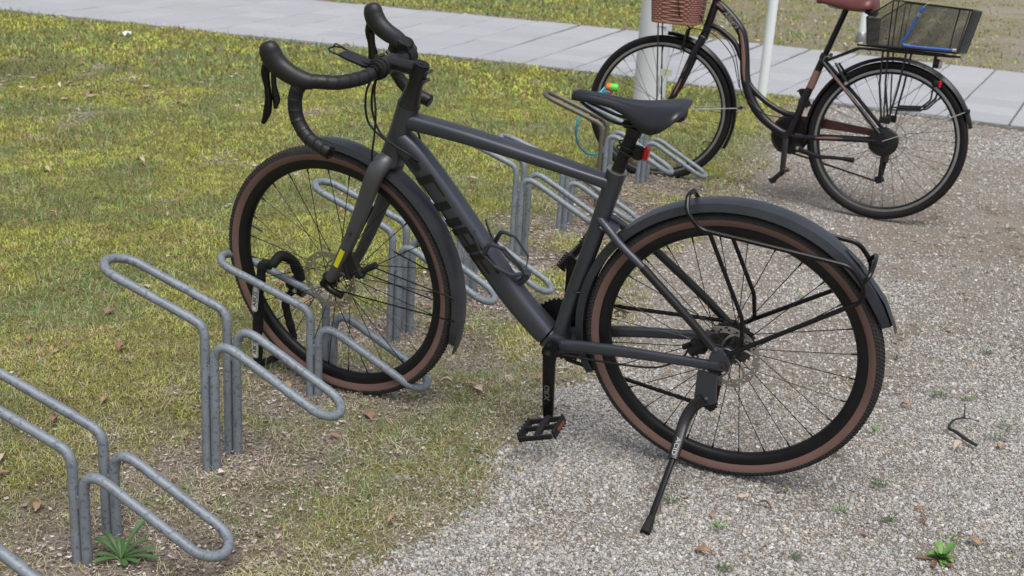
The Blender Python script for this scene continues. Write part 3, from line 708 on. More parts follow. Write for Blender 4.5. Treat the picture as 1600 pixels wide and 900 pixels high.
# --- headset, steerer cover, stem
b = MB(S1); b.tube([HT+KAX*.001, HT+KAX*.014, HT+KAX*.045, HT+KAX*.072, HT+KAX*.100], [.0285, .0245, .0195, .0185, .0185], 22); b.build('headset_cover', M_BLK, bike)
STC = HT+KAX*.093
b = MB(S1); b.tube([HT+KAX*.072, HT+KAX*.108], .0205, 20)
b.tube(smooth([STC+V(-.004, 0, .002), STC+V(.03, 0, .004), V(.842, 0, .9415), V(.862, 0, .938)], 4), [(.0185, .0185), (.0165, .0165), (.0155, .017), (.019, .024)], 18)
b.tube([V(.862, -.024, .938), V(.862, .024, .938)], .0215, 20); stem = b.build('stem', M_BLK, bike)
b = MB(S1); b.tube([HT+KAX*.108, HT+KAX*.112], .0185, 22); b.tube([HT+KAX*.112, HT+KAX*.1125], .0055, 12); b.build('top_cap', M_BLKG, stem)
for q in (.078, .102):
    b = MB(S1); c_ = HT+KAX*q+V(-.022, 0, -.008); b.tube([c_+V(0, -.012, 0), c_+V(0, .012, 0)], .0042, 8); b.build('clamp_bolt', M_DARKST, stem)
# --- handlebar with tape
def barpath(s): return [V(.862, s*.022, .938), V(.864, s*.06, .934), V(.872, s*.10, .929), V(.898, s*.158, .930), V(.936, s*.192, .936), V(.966, s*.204, .928), V(.981, s*.2085, .895), V(.977, s*.212, .850), V(.950, s*.216, .813), V(.918, s*.219, .797), V(.886, s*.221, .785)]
b = MB(S1); b.tube([V(.862, -.07, .937), V(.862, .07, .937)], .0158, 16); hbar = b.build('handlebar', M_BLK, bike)
for s in (-1, 1):
    P_ = smooth(barpath(s), 9)[9:]; n_ = len(P_)
    b = MB(S1); b.tube(P_, [.0164]*n_, 16); tp = b.build('bar_tape', M_TAPE, hbar)
    # overlapping wraps of tape: slightly proud rings
    acc = 0; b = MB(S1)
    for i in range(1, n_-1):
        acc += (P_[i]-P_[i-1]).length
        if acc > .022:
            acc = 0; d = (P_[i+1]-P_[i-1]).normalized(); dd = (d+V(0, .25*s, .12)).normalized(); b.tube([P_[i]-dd*.0065, P_[i]-dd*.001, P_[i]+dd*.006, P_[i]+dd*.0062], [.0163, .01678, .0167, .0163], 16, cap=False)
    b.build('tape_wrap', M_TAPE, tp, kind='stuff')
    b = MB(S1); d = (P_[-1]-P_[-2]).normalized(); b.tube([P_[-1], P_[-1]+d*.003, P_[-1]+d*.005], [.0168, .0168, .0135], 18); b.build('bar_plug', M_BLKG, hbar)
    # rubber hood
    b = MB(S1)
    b.tube(smooth([V(.940, s*.192, .934), V(.965, s*.203, .940), V(.995, s*.207, .951), V(1.018, s*.209, .965), V(1.034, s*.211, .983), V(1.041, s*.212, 1.002), V(1.046, s*.212, 1.013), V(1.048, s*.212, 1.018)], 5), [(.0175, .018), (.0215, .0205), (.0235, .0205), (.0255, .0215), (.0275, .0225), (.0255, .0215), (.0190, .0170), (.0090, .0085)], 18, up=(-.5, 0, .85))
    hood = b.build('brake_hood', M_RUB, hbar)
    b = MB(S1); b.tube(smooth([V(1.046, s*.213, .972), V(1.056, s*.214, .945), V(1.053, s*.2145, .915), V(1.052, s*.215, .885), V(1.058, s*.215, .855), V(1.066, s*.2155, .836), V(1.073, s*.216, .824)], 5), [(.0130, .009), (.0110, .009), (.0075, .008), (.0085, .009), (.0105, .009), (.0075, .007), (.0050, .0055)], 12, up=(1, 0, 0)); lv = b.build('brake_lever', M_BLKG, hood)
    b = MB(S1); b.tube(smooth([V(1.040, s*.205, .945), V(1.040, s*.206, .915), V(1.036, s*.207, .885), V(1.040, s*.208, .862)], 4), [(.006, .006), (.006, .007), (.012, .005), (.004, .004)], 10, up=(1, 0, 0)); b.build('shift_paddle', M_BLK, lv)
    b = MB(S1); b.tube([V(1.008, s*(.2085+.0175), .952), V(1.008, s*(.2085+.0188), .952)], .0027, 10); b.build('pivot_pin', M_WHITE, hood)
# --- phone holder on the left of the stem
b = MB(S1); pts2 = [(-.040, -.016), (-.030, -.022), (.012, -.024), (.040, -.020), (.040, .020), (.012, .024), (-.030, .022), (-.040, .016)]
px_ = V(.072, 0, .018).normalized(); b.prism(pts2, .005, V(.915, .052, .957), px_, V(0, 1, 0)); ph = b.build('phone_holder', M_BLK, hbar)
b = MB(S1)
b.tube(fillet([V(.948, .032, .966), V(.972, .030, .972), V(.984, .040, .975), V(.986, .064, .975), V(.972, .074, .972), V(.948, .072, .966)], .010, 4), .0024, 8)
b.tube(fillet([V(.984, .044, .975), V(.978, .044, .984), V(.950, .050, .978)], .006, 4), .0018, 6); b.build('wire_hook', M_BLK, ph)
b = MB(S1); b.tube([V(.862, .026, .938), V(.862, .060, .937)], .0215, 16); b.box((.885, .05, .948), (.03, .022, .016)); 
for q in range(2):
    y_ = .034+q*.016; b.tube([V(.862+.0225*math.cos(a), y_+.003*math.sin(2*a), .938+.0225*math.sin(a)) for a in np.linspace(0, 2*PI, 15)[:-1]], .0032, 6, closed=True)
b.build('rubber_strap', M_BLKM, ph)
b = MB(S1); b.tube([V(.925, .052, .9602), V(.925, .052, .9606)], .009, 20, cap=True); b.build('round_mark', M_DARKST, ph)
# --- lamp bracket on the right of the stem
b = MB(S1); b.tube([V(.864, -.075, .937), V(.866, -.108, .935)], .0205, 16); b.box((.872, -.092, .962), (.034, .030, .020), Euler((0, -.35, .2)).to_matrix()); b.tube([V(.868, -.075, .955), V(.872, -.110, .966)], [.016, .013], 14)
b.build('lamp_bracket', M_BLKM, hbar)
b = MB(S1); b.tube([V(.882, -.012, .955), V(.884, .016, .957)], .006, 10); b.tube([V(.878, -.03, .953), V(.884, -.03, .962)], .005, 10); b.build('stem_bolt', M_DARKST, stem)
# --- cables
for nm, p_ in (('brake_cable', [S1((.880, .028, .918)), S1((.890, .05, .89)), V(.893, .058, .850), V(.888, .052, .805), V(.852, .040, .765), V(.806, .036, .742), V(.779, .030, .722)]),
               ('gear_cable', [S1((.884, .012, .915)), V(.892, .020, .88), V(.892, .028, .832), V(.872, .036, .785), V(.835, .038, .757), V(.800, .036, .738), V(.776, .027, .719)]),
               ('front_brake_hose', [S1((.882, .018, .916)), S1((.880, .036, .880)), V(.874, .045, .835), V(.880, .047, .780), V(.892, .044, .725), S1((.893, .040, .695)), S1((.896, .042, .672))])):
    b = MB(); line_tube(b, p_, .0027, 8, 8); b.build(nm, M_BLKM, bike)
b = MB(); line_tube(b, [V(.862, -.04, .90), V(.842, -.05, .85), V(.816, -.04, .80), V(.790, -.02, .742)], .0026, 8, 8); b.build('gear_cable', M_BLKM, bike)
# --- fork
b = MB(S1); CR = V(.866, 0, .700)
b.tube(smooth([HB+KAX*.002, HB-KAX*.012, CR], 4), [(.0285, .0285), (.029, .030), (.024, .038)], 20)
for s in (-1, 1):
    b.tube(smooth([V(.862, s*.006, .706), V(.869, s*.030, .700), V(.884, s*.047, .670), V(.915, s*.052, .590), V(.965, s*.0535, .480), V(1.010, s*.056, .395), V(1.030, s*.057, .362)], 6),
           [(.020, .022), (.0235, .019), (.0235, .0165), (.0205, .014), (.0165, .0125), (.0135, .0115), (.0125, .010)], 18, up=(.94, 0, .34), sq=2.3)
fork = b.build('fork', M_FORKG, bike, sharp=50)
b = MB(S1); b.tube(smooth([V(1.034, .059, .365), V(1.0417, .060, .352), V(1.030, .061, .338), V(1.008, .062, .330), V(.990, .062, .326)], 4), [.010, .0115, .009, .0085, .0095], 12); b.tube([V(1.0417, .055, R0), V(1.0417, .071, R0)], .0105, 16)
b.build('axle_lever', M_BLKG, fork)
b = MB(S1); b.tube([V(1.0417, -.064, R0), V(1.0417, .064, R0)], .0062, 12); b.build('axle', M_DARKST, fork)
b = MB(S1); b.box((.958, .0495, .418), (.034, .018, .060), Euler((0, math.radians(20), 0)).to_matrix(), ch=.25); b.box((.940, .050, .398), (.030, .024, .030), Euler((0, .5, 0)).to_matrix(), ch=.3); b.tube([V(.985, .051, .448), V(.972, .051, .375)], .010, 12); b.tube([V(.930, .05, .405), V(.892, .045, .428)], [.008, .009], 10)
b.build('brake_caliper', M_BLKM, fork)
b = MB(S1); line_tube(b, [V(.902, .030, .58), V(.945, .044, .49), V(.962, .052, .452)], .0026, 6, 8); b.build('hose_end', M_BLKM, fork)
fx = V(-.045, 0, .110).normalized()  # along the leg, upwards
b = MB(S1)
vs = []; fs = []
leg0 = V(1.006, 0, .402); ld = (V(.965, 0, .480)-leg0).normalized(); ln_ = V(ld.z, 0, -ld.x)
for i in range(9):
    for j in range(5):
        u_ = .008+.060*i/8; t_ = -.0075+.0135*j/4; rr = .0124+(.0004*i); yy = .0545+rr*math.sqrt(max(0, 1-(t_/.0158)**2))+.0009; p = leg0+ld*u_+ln_*t_; vs.append((p.x, yy, p.z))
for i in range(8):
    for j in range(4): a = i*5+j; fs.append((a, a+1, a+6, a+5))
b.add(vs, fs); b.build('yellow_label', M_YEL, fork)
b = MB(S1); b.tube([V(.951, .066, .512), V(.951, .072, .512)], .0052, 12); b.build('boss_bolt', M_DARKST, fork)
# --- wheels
TY = ([(.3172, -.0135), (.3235, -.0170), (.3290, -.0188), (.3345, -.0197), (.3385, -.0196), (.3425, -.0185), (.3462, -.0150), (.3482, -.008), (.3488, 0), (.3482, .008), (.3462, .0150), (.3425, .0185), (.3385, .0196), (.3345, .0197), (.3290, .0188), (.3235, .0170), (.3172, .0135)],
      [1, 1, 1, 0, 0, 0, 0, 0, 0, 0, 0, 0, 0, 1, 1, 1])
RP = ([(.3185, .0128), (.314, .0140), (.305, .0140), (.297, .0118), (.2915, .0065), (.290, 0), (.2915, -.0065), (.297, -.0118), (.305, -.0140), (.314, -.0140), (.3185, -.0128)], None, .2912)
HUBP = [(.006, -.058), (.010, -.056), (.014, -.040), (.024, -.034), (.024, -.028), (.012, -.022), (.011, 0), (.012, .022), (.022, .026), (.022, .031), (.015, .036), (.013, .052), (.006, .056)]
def gravel_wheel(c, xf, phase):
    wh = wheel(bike, c, xf, TY, [M_TREAD, M_TAN], RP, [M_RIM], 28, HUBP, (.0215, .029), .00115, dict(hub=M_BLK, spoke=M_SPOKE), 50, phase)
    b = MB(xf); c = V(c); n = 210
    for k in range(n):
        for (yy, rr, tl, hw) in ((-.0198, .3375, -1.35, .0024), (-.0172, .3445, -.95, .0022), (-.0125, .3478, -.5, .0022), (-.0062, .3492, -.2, .002), (0, .3494, 0, .002), (.0062, .3492, .2, .002), (.0125, .3478, .5, .0022), (.0172, .3445, .95, .0022), (.0198, .3375, 1.35, .0024)):
            th = 2*PI*(k+(.5 if abs(yy) in (.0062, .0172) else 0))/n; d = V(math.cos(th), 0, math.sin(th)); tn = V(-math.sin(th), 0, math.cos(th)); o_ = (d*math.cos(tl)+V(0, math.sin(tl), 0)); s_ = o_.cross(tn)
            p = c+d*rr+V(0, yy, 0); top = p+o_*.0015; a_, b_ = .0026, hw
            vs = [p+tn*a_+s_*b_*1.2, p-tn*a_+s_*b_*1.2, p-tn*a_-s_*b_*1.2, p+tn*a_-s_*b_*1.2, top+tn*a_*.75+s_*b_, top-tn*a_*.75+s_*b_, top-tn*a_*.75-s_*b_, top+tn*a_*.75-s_*b_]
            b.add(vs, [(4, 5, 6, 7), (0, 1, 5, 4), (1, 2, 6, 5), (2, 3, 7, 6), (3, 0, 4, 7)])
    b.build('tread_block', M_TREAD, wh, flat=True, kind='stuff')
    b = MB(xf); th = phase+.11; d = V(math.cos(th), 0, math.sin(th)); b.tube([c+d*.287, c+d*.262, c+d*.250], [.003, .003, .0018], 8); b.build('valve', M_DARKST, wh)
    return wh
wr = gravel_wheel(REAR, lambda p: V(p), .07); wf = gravel_wheel(FRONT, S1, .18)
disc_rotor(wr, REAR, .042, .080, lambda p: V(p)); disc_rotor(wf, FRONT, .040, .080, S1)
b = MB()
for q, r_ in enumerate((.056, .052, .048, .044, .040, .036, .032, .028, .024)): sprocket(b, REAR, r_, -.028-.0037*q, int(r_*500))
b.build('cassette', M_DARKST, wr)
# --- drivetrain
b = MB(); sprocket(b, BB, .0865, -.046, 42, .003); crs = None
for k in range(4): a = k*PI/2+.6; b.tube([BB+V(0, -.048, 0), BB+V(math.cos(a)*.078, -.048, math.sin(a)*.078)], (.006, .004), 8)
b.build('chainring', M_BLK, bike)
b = MB()
chain_run(b, BB+V(-.02, -.046, .0865), REAR+V(-.004, -.045, .046)); chain_run(b, BB+V(-.005, -.046, -.0865), V(.052, -.045, .148)); chain_run(b, V(.030, -.045, .168), V(.022, -.045, .232)); chain_run(b, V(.045, -.045, .265), V(.03, -.045, .318))
b.build('chain', M_CHAIN, bike, kind='stuff')
b = MB(); b.tube(smooth([V(.0, -.072, .322), V(.010, -.070, .285), V(.034, -.058, .258)], 4), [.011, .013, .012], 10); b.prism([(-.012, .022), (.012, .018), (.018, -.115), (.004, -.125), (-.008, -.112)], .004, V(.036, -.050, .262)); b.prism([(-.012, .022), (.012, .018), (.018, -.115), (.004, -.125), (-.008, -.112)], .003, V(.036, -.040, .262))
dr = b.build('rear_derailleur', M_BLK, bike)
for p_ in (V(.038, 0, .252), V(.044, 0, .158)):
    b = MB(); sprocket(b, p_, .018, -.045, 11, .004); b.build('jockey_wheel', M_BLK, dr)
for s, dz in ((1, -1), (-1, 1)):
    b = MB()
    b.tube(smooth([BB+V(.0, s*.064, dz*-.006), BB+V(-.001, s*.069, dz*.03), BB+V(-.003, s*.078, dz*.10), BB+V(-.004, s*.083, dz*.150), BB+V(-.005, s*.084, dz*.178)], 5), [(.0175, .012), (.0165, .0095), (.0150, .008), (.0145, .0075), (.013, .0075)], 16, up=(1, 0, 0), sq=3.2)
    b.tube([BB+V(0, s*.044, 0), BB+V(0, s*.075, 0)], .0175, 20); cr = b.build('crank_arm', M_BLKG, bike)
    b = MB(); b.tube([BB+V(0, s*.0755, 0), BB+V(0, s*.0785, 0)], .0095, 18); b.tube([BB+V(0, s*.0785, 0), BB+V(0, s*.0787, 0)], .0055, 14, m=1); b.build('crank_bolt', [M_BLK, M_DARKST], cr)
    if s == 1: text_obj('GRX', .019, basis(BB+V(-.004, .0915, -.105), V(-.02, .06, -1), V(1, 0, 0)), mat('grey_print', (.12, .12, .125), .5), cr, sx=1.1)
pedal(bike, BB+V(-.008, .094, -.178), None, M_BLKM, tilt=.35)
pedal(bike, BB+V(.004, -.094, .178), None, M_BLKM, tilt=.9, side=-1)
# --- rear brake caliper
b = MB(); b.box((.062, .048, .372), (.036, .028, .040), Euler((0, .3, 0)).to_matrix(), ch=.25); b.tube([V(.045, .052, .386), V(.080, .052, .352)], .012, 12); b.tube([V(.082, .045, .368), V(.10, .04, .355)], .007, 10); b.build('brake_caliper', M_BLKM, bike)
b = MB(); line_tube(b, [V(.40, .043, .270), V(.28, .058, .283), V(.16, .066, .300), V(.10, .060, .335), V(.085, .05, .36)], .0026, 6, 8); b.build('rear_brake_hose', M_BLKM, bike)
# --- seat post, saddle
SP0, SP1 = V(.2925, 0, .745), V(.2495, 0, .868)
b = MB(); b.tube([SP0-V(-.02, 0, .06), SP1], .0152, 22); spost = b.build('seat_post', M_BLKM, bike)
b = MB(); b.tube([SP1-V(-.006, 0, .020), SP1], [.018, .021], 16); b.box(SP1+V(.004, 0, .006), (.050, .036, .018), ch=.3); b.tube([SP1+V(-.018, -.012, -.012), SP1+V(-.034, .012, -.002)], .009, 10); b.build('post_clamp', M_BLK, spost)
def sad_ring(x, w_, zt, drop, n=24, edge=.5, keel=0., under=.010):
    P_ = []
    for k in range(n):
        a = 2*PI*k/n; c_, s_ = math.cos(a), math.sin(a); yy = w_*math.copysign(abs(c_)**.8, c_)
        if s_ >= 0: zz = zt-drop*(1-abs(s_)**.9)*1.0-keel*math.exp(-(yy/.012)**2)
        else: zz = zt-drop-under*abs(s_)**.7
        P_.append(V(x, yy, zz))
    return P_
prof = [(.399, .007, .9275, .010), (.396, .014, .933, .016), (.382, .0195, .9370, .019), (.345, .0210, .9355, .018), (.305, .0235, .9315, .019), (.275, .030, .9275, .024), (.250, .042, .9255, .034), (.226, .056, .9260, .047), (.200, .067, .9285, .052), (.176, .0725, .9320, .044), (.158, .0725, .9350, .032), (.145, .066, .9350, .020), (.138, .052, .9325, .012)]
b = MB(); b.loft([sad_ring(x, w_, z, d_, keel=(.005 if .15 < x < .37 else 0), under=.004) for x, w_, z, d_ in prof]); sad = b.build('saddle', M_SADDLE, bike, sharp=60)
b = MB()
for s in (-1, 1): b.tube(smooth([V(.376, s*.008, .912), V(.350, s*.014, .899), V(.300, s*.0205, .880), V(.262, s*.0215, .876), V(.228, s*.0215, .878), V(.195, s*.028, .890), V(.160, s*.034, .908)], 5), .0036, 8)
b.build('saddle_rail', M_BLKG, sad)
b = MB(); b.loft([[V(x, y_*w_, z_) for (y_, z_) in ((-1, .912-dz), (-.6, .9-dz), (.6, .9-dz), (1, .912-dz), (.8, .921), (-.8, .921))] for x, w_, dz in ((.185, .022, .0), (.165, .030, .006), (.146, .030, .004), (.139, .020, 0))]); b.build('saddle_bumper', M_BLKM, sad)
# --- rear lamp
LC_ = V(.244, .0, .806)
b = MB(); b.box(LC_+V(-.002, 0, 0), (.030, .026, .032), Euler((0, -.15, 0)).to_matrix(), ch=.3); lamp = b.build('rear_lamp', M_BLKM, bike)
b = MB(); b.box(LC_+V(-.021, 0, .002), (.012, .024, .034), Euler((0, -.15, 0)).to_matrix(), ch=.35); b.build('lamp_lens', M_RED, lamp)
b = MB(); b.box(LC_+V(.012, .012, -.016), (.012, .006, .008), ch=.3); b.build('side_lens', M_ORANGE, lamp)
for dz in (.012, -.014):
    b = MB(); c_ = SP0.lerp(SP1, .55+dz*4); b.tube([V(c_.x-.004+.024*math.cos(a), .0175*math.sin(a), c_.z+.010*math.cos(a)) for a in np.linspace(0, 2*PI, 19)[:-1]], .0018, 6, closed=True); b.build('rubber_band', M_BLKM, lamp)
# --- mudguards
mg = mudguard(bike, REAR, .3765, -22, 159, .055, .020, None, M_GUARD, n=64, facet=.80)
b = MB(); b.add([V(0, 0, 0)]*0, []); d_ = lambda a, r, y: REAR+V(math.cos(math.radians(a))*r, y, math.sin(math.radians(a))*r)
rings = [[d_(a, .3790+h_, -w_), d_(a, .3815+h_, 0), d_(a, .3790+h_, w_), d_(a, .3765, 0)] for a, w_, h_ in ((128, .004, -.001), (134, .012, .0015), (150, .016, .002), (160, .016, .002), (162, .010, .001))]
b.loft(rings); b.build('mud_flap', M_GUARD, mg)
mf = mudguard(bike, FRONT, .3755, 86, 199, .052, .018, S1, M_GUARD, n=52, facet=.80)
b = MB(S1); df = lambda a, r, y: FRONT+V(math.cos(math.radians(a))*r, y, math.sin(math.radians(a))*r)
b.loft([[df(a, r_, -w_), df(a, r_+.003, 0), df(a, r_, w_), df(a, r_-.004, 0)] for a, w_, r_ in ((188, .018, .3745), (196, .020, .3755), (201, .018, .376), (203, .010, .376))]); b.build('mud_flap', M_GUARD, mf)
for s in (-1, 1):
    b = MB(S1); b.tube([V(1.036, s*.064, .340), df(186, .368, s*.028)], .0019, 7); b.build('guard_stay', M_BLKG, mf)
    b = MB(S1); b.tube([V(.900, s*.052, .425), df(176, .368, s*.028)], .0019, 7); b.build('guard_stay', M_BLKG, mf)
# --- rear carrier of bent black tube
carrier = None
for s in (-1, 1):
    b = MB()
    pth = fillet([V(.112, 0, .734), V(.116, s*.030, .735 if s > 0 else .722), V(.110, s*.058, .706 if s > 0 else .690), V(.075, s*.062, .672), V(-.02, s*.062, .6635), V(-.252, s*.062, .641), V(-.284, s*.062, .600), V(-.286, s*.062, .562), V(-.250, s*.063, .539), V(-.010, s*.078, .378)], .045, 9)
    b.tube(pth, .0055, 10)
    if carrier is None: carrier = b.build('carrier', M_BLKG, bike)
    else: b.build('carrier_tube', M_BLKG, carrier)
    b = MB(); b.tube(fillet([V(.055, s*.062, .668), V(-.034, s*.064, .470), V(-.040, s*.070, .400), V(-.022, s*.076, .385)], .05, 7), .0050, 10); b.build('carrier_stay', M_BLKG, carrier)
b = MB(); b.tube(smooth([V(-.278, .062, .600), V(-.292, .052, .622), V(-.296, .0, .632), V(-.292, -.052, .622), V(-.278, -.062, .600)], 6), .005, 10); b.build('carrier_bridge', M_BLKG, carrier)
# --- kickstand
b = MB(); b.prism([(-.020, .012), (.026, .010), (.029, -.060), (.008, -.082), (-.022, -.066)], .010, V(.030, .070, .306)); ks = b.build('kickstand', M_FRAME, bike, sharp=30)
KP = [V(.036, .074, .246), V(.058, .081, .222), V(.072, .100, .190), V(.0745, .140, .156), V(.0765, .176, .131)]
b = MB(); b.tube(smooth(KP, 4), [(.0145, .010), (.0145, .0105), (.0135, .0105), (.0130, .0105), (.0125, .010)], 14, up=(1, 0, 0), sq=3.5); b.build('stand_leg', M_BLK, ks)
F0, F1 = V(.0770, .182, .1268), V(.0800, .355, .0735)
b = MB(); b.tube([V(.0765, .170, .134), F0, F1], .0074, 12, up=(1, 0, 0), sq=3); b.build('stand_tube', M_BLKG, ks)
b = MB(); b.tube([F1.lerp(F0, .12), F1, V(.0815, .379, .0665)], [.0078, .0105, .0115], 12, up=(1, 0, 0), sq=3); b.build('stand_foot', M_BLKM, ks)
b = MB(); b.tube([V(.030, .0755, .250), V(.030, .077, .250)], .004, 10); b.build('stand_bolt', M_STEEL, ks)
kd = (KP[4]-KP[3]).normalized()
text_obj('ACID', .0145, basis(KP[3].lerp(KP[4], .35)+V(0, .0056, .0095), kd, V(-1, 0, 0)), mat('soft_white_print', (.42, .42, .42), .5), ks, sx=1.35)
# --- bottle cage
b = MB(); BC = V(.575, 0, .498)
cdn = V(-.267, 0, -.357).normalized(); cn = V(.80, 0, .60)*-1 if False else V(-.357*-1, 0, 0); dwn = V(-.60, 0, -.80); out = V(-.80, 0, .60)
cg = lambda s_, w_, o_: V(.590, 0, .455)+V(.60, 0, .80)*s_+V(0, w_, 0)+out*o_
b.tube([cg(-.040, 0, .004), cg(.075, 0, .004)], (.0035, .009), 8, up=out)
for s in (-1, 1):
    b.tube(fillet([cg(.112, s*.034, .034), cg(.098, s*.039, .024), cg(.060, s*.038, .014), cg(.010, s*.036, .022), cg(-.030, s*.026, .040), cg(-.045, s*.006, .056)], .012, 3), (.0018, .0060), 8, up=(0, 1, 0))
    b.tube(fillet([cg(-.045, s*.006, .060), cg(-.020, s*.028, .078), cg(.038, s*.036, .074), cg(.066, s*.038, .048), cg(.052, s*.038, .020)], .012, 3), (.0018, .0062), 8, up=(0, 1, 0))
b.tube(smooth([cg(-.040, .0, .004), cg(-.058, 0, .02), cg(-.060, 0, .045), cg(-.048, 0, .066)], 4), (.0030, .012), 8, up=(0, 1, 0))
b.build('bottle_cage', M_GUARD, bike)

# ================================================================== BLACK CITY BICYCLE
WB2 = 1.0838; S2, A2, K2 = steer_fn(WB2, 69, .055, .2027)
cb = empty('bicycle', label='black and copper step-through city bicycle with wicker front basket and wire rear basket', cat='bicycle', mat=bike_matrix(1.61881, 5.39965, 2.66896, .08421))
F2 = V(WB2, 0, R0)
b = MB(); HB2, HT2 = V(.908, 0, .728), V(.872, 0, .895)
b.tube([HB2, HT2], [.020, .019], 18)
MT = smooth([V(.885, 0, .872), V(.849, 0, .861), V(.777, 0, .803), V(.728, 0, .744), V(.703, 0, .652), V(.683, 0, .548), V(.640, 0, .451), V(.576, 0, .379), V(.494, 0, .330), V(.440, 0, .314)], 6)
b.tube(MT, [(.019, .019), (.0215, .0195), (.0225, .020), (.0235, .0205), (.0235, .0205), (.0225, .020), (.0205, .019), (.0195, .018)], 18, up=None)
b.tube(smooth([V(.900, 0, .772), V(.862, 0, .764), V(.816, 0, .743), V(.756, 0, .699), V(.712, 0, .630)], 5), .0135, 14)
b.tube(smooth([V(.668, 0, .530), V(.631, 0, .494), V(.559, 0, .447), V(.477, 0, .414), V(.412, 0, .409)], 5), .0135, 14)
b.tube([V(.437, 0, .312), V(.402, 0, .446), V(.332, 0, .690)], [.0185, .0175, .0170], 16)
b.tube([V(.437, -.038, .312), V(.437, .038, .312)], .023, 20)
for s in (-1, 1):
    b.tube(smooth([V(.338, s*.012, .672), V(.318, s*.032, .655), V(.18, s*.052, .535), V(.020, s*.066, .385)], 4), .0088, 12)
    b.tube(smooth([V(.437, s*.020, .312), V(.40, s*.040, .314), V(.25, s*.055, .330), V(.028, s*.066, .350)], 4), [(.0115, .010), (.0125, .0085), (.011, .008), (.0085, .007)], 12, up=(0, 0, 1))
    b.prism([(-.018, -.014), (.03, -.010), (.034, .036), (.010, .040), (-.012, .018)], .007, V(0, s*.067, R0))
f2 = b.build('frame', M_BBLK, cb, sharp=45)
def ribbon(b, path, wdt, y_of, off=.0012):
    vs = []; fs = []; n_ = len(path)
    for i, p in enumerate(path):
        d = (path[min(i+1, n_-1)]-path[max(i-1, 0)]).normalized(); nn = V(-d.z, 0, d.x); t_ = i/(n_-1); ww = wdt*math.sin(PI*min(1, max(.10, t_*.9+.05)))**.6
        for j in range(5):
            q = (j/4-.5)*2*ww; vs.append(p+nn*q+V(0, y_of(q)+off, 0))
    for i in range(n_-1):
        for j in range(4): a = i*5+j; fs.append((a, a+1, a+6, a+5))
    b.add(vs, fs)
cyl = lambda r: (lambda q: math.sqrt(max(0, r*r-q*q)))
b = MB(); ribbon(b, MT[16:32], .0085, cyl(.0203), .0012); b.build('copper_panel', M_COPPER, f2)
b = MB(); ribbon(b, MT[3:9], .006, cyl(.0200), .0012); b.build('copper_panel', M_COPPER, f2)
b = MB(); b.tube([V(.3735, 0, .5405), V(.3510, 0, .622)], .0182, 16, cap=False); b.build('copper_panel', M_COPPER, f2)
b = MB(); ribbon(b, [V(.28-.0135*i, .0445+.0014*i+.0012, .622-.0115*i) for i in range(12)], .0040, cyl(.0088), .0022); b.build('copper_panel', M_COPPER, f2)
b = MB(); ribbon(b, [V(.30-.014*i, .0525+.0009*i, .3255+.0018*i) for i in range(10)], .0055, cyl(.0065), .0035); b.build('copper_panel', M_COPPER, f2)
text_obj('Allegra', .034, basis(V(.786, .0215, .807), V(-.72, 0, -.60), V(-.60, 0, .72)), mat('pale_script', (.30, .25, .23), .5), f2, shear=.35, sx=1.05)
# fork, steerer, handlebar
b = MB(S2); b.tube([HB2+K2*.002, HB2-K2*.020], [.020, .024], 16); b.box(HB2-K2*.022, (.040, .085, .026), Euler((0, math.radians(-20), 0)).to_matrix(), ch=.35)
for s in (-1, 1): b.tube(smooth([HB2-K2*.012+V(0, s*.040, 0), V(.938, s*.047, .655), V(.962, s*.050, .585), V(1.000, s*.052, .475), V(1.040, s*.054, .395), V(1.080, s*.056, .352)], 5), [(.0155, .013), (.016, .013), (.016, .012), (.0135, .011), (.0105, .009), (.009, .008)], 14, up=(1, 0, .2))
fk2 = b.build('fork', M_BBLK, cb)
b = MB(S2); ribbon(b, [V(.985+.0042*i, .0655, .515-.0118*i) for i in range(8)], .0042, lambda q: 0, .0005); b.build('copper_panel', M_COPPER, fk2)
b = MB(S2); ribbon(b, [V(.965+.0030*i, .0660, .588-.0088*i) for i in range(6)], .0020, lambda q: 0, .0005); b.build('copper_panel', M_COPPER, fk2)
b = MB(S2); b.tube([HT2, HT2+K2*.12], .0145, 14); b.tube(smooth([HT2+K2*.12, HT2+K2*.14+V(.02, 0, 0), HT2+K2*.145+V(.06, 0, .006)], 4), .014, 12); b.build('stem', M_BBLK, cb)
b = MB(S2); b.tube(smooth([V(.60, .29, 1.045), V(.69, .29, 1.055), V(.80, .25, 1.06), V(.875, .12, 1.045), V(.88, 0, 1.035), V(.875, -.12, 1.045), V(.80, -.25, 1.06), V(.69, -.29, 1.055), V(.60, -.29, 1.045)], 6), .011, 12); h2 = b.build('handlebar', M_ALU, cb)
for s in (-1, 1):
    b = MB(S2); b.tube([V(.59, s*.29, 1.044), V(.70, s*.288, 1.056)], [.017, .015], 14); b.build('grip', M_BSAD, h2)
    b = MB(S2); b.tube(smooth([V(.735, s*.275, 1.05), V(.71, s*.27, 1.03), V(.62, s*.275, 1.01)], 4), .004, 8); b.build('brake_lever', M_ALU, h2)
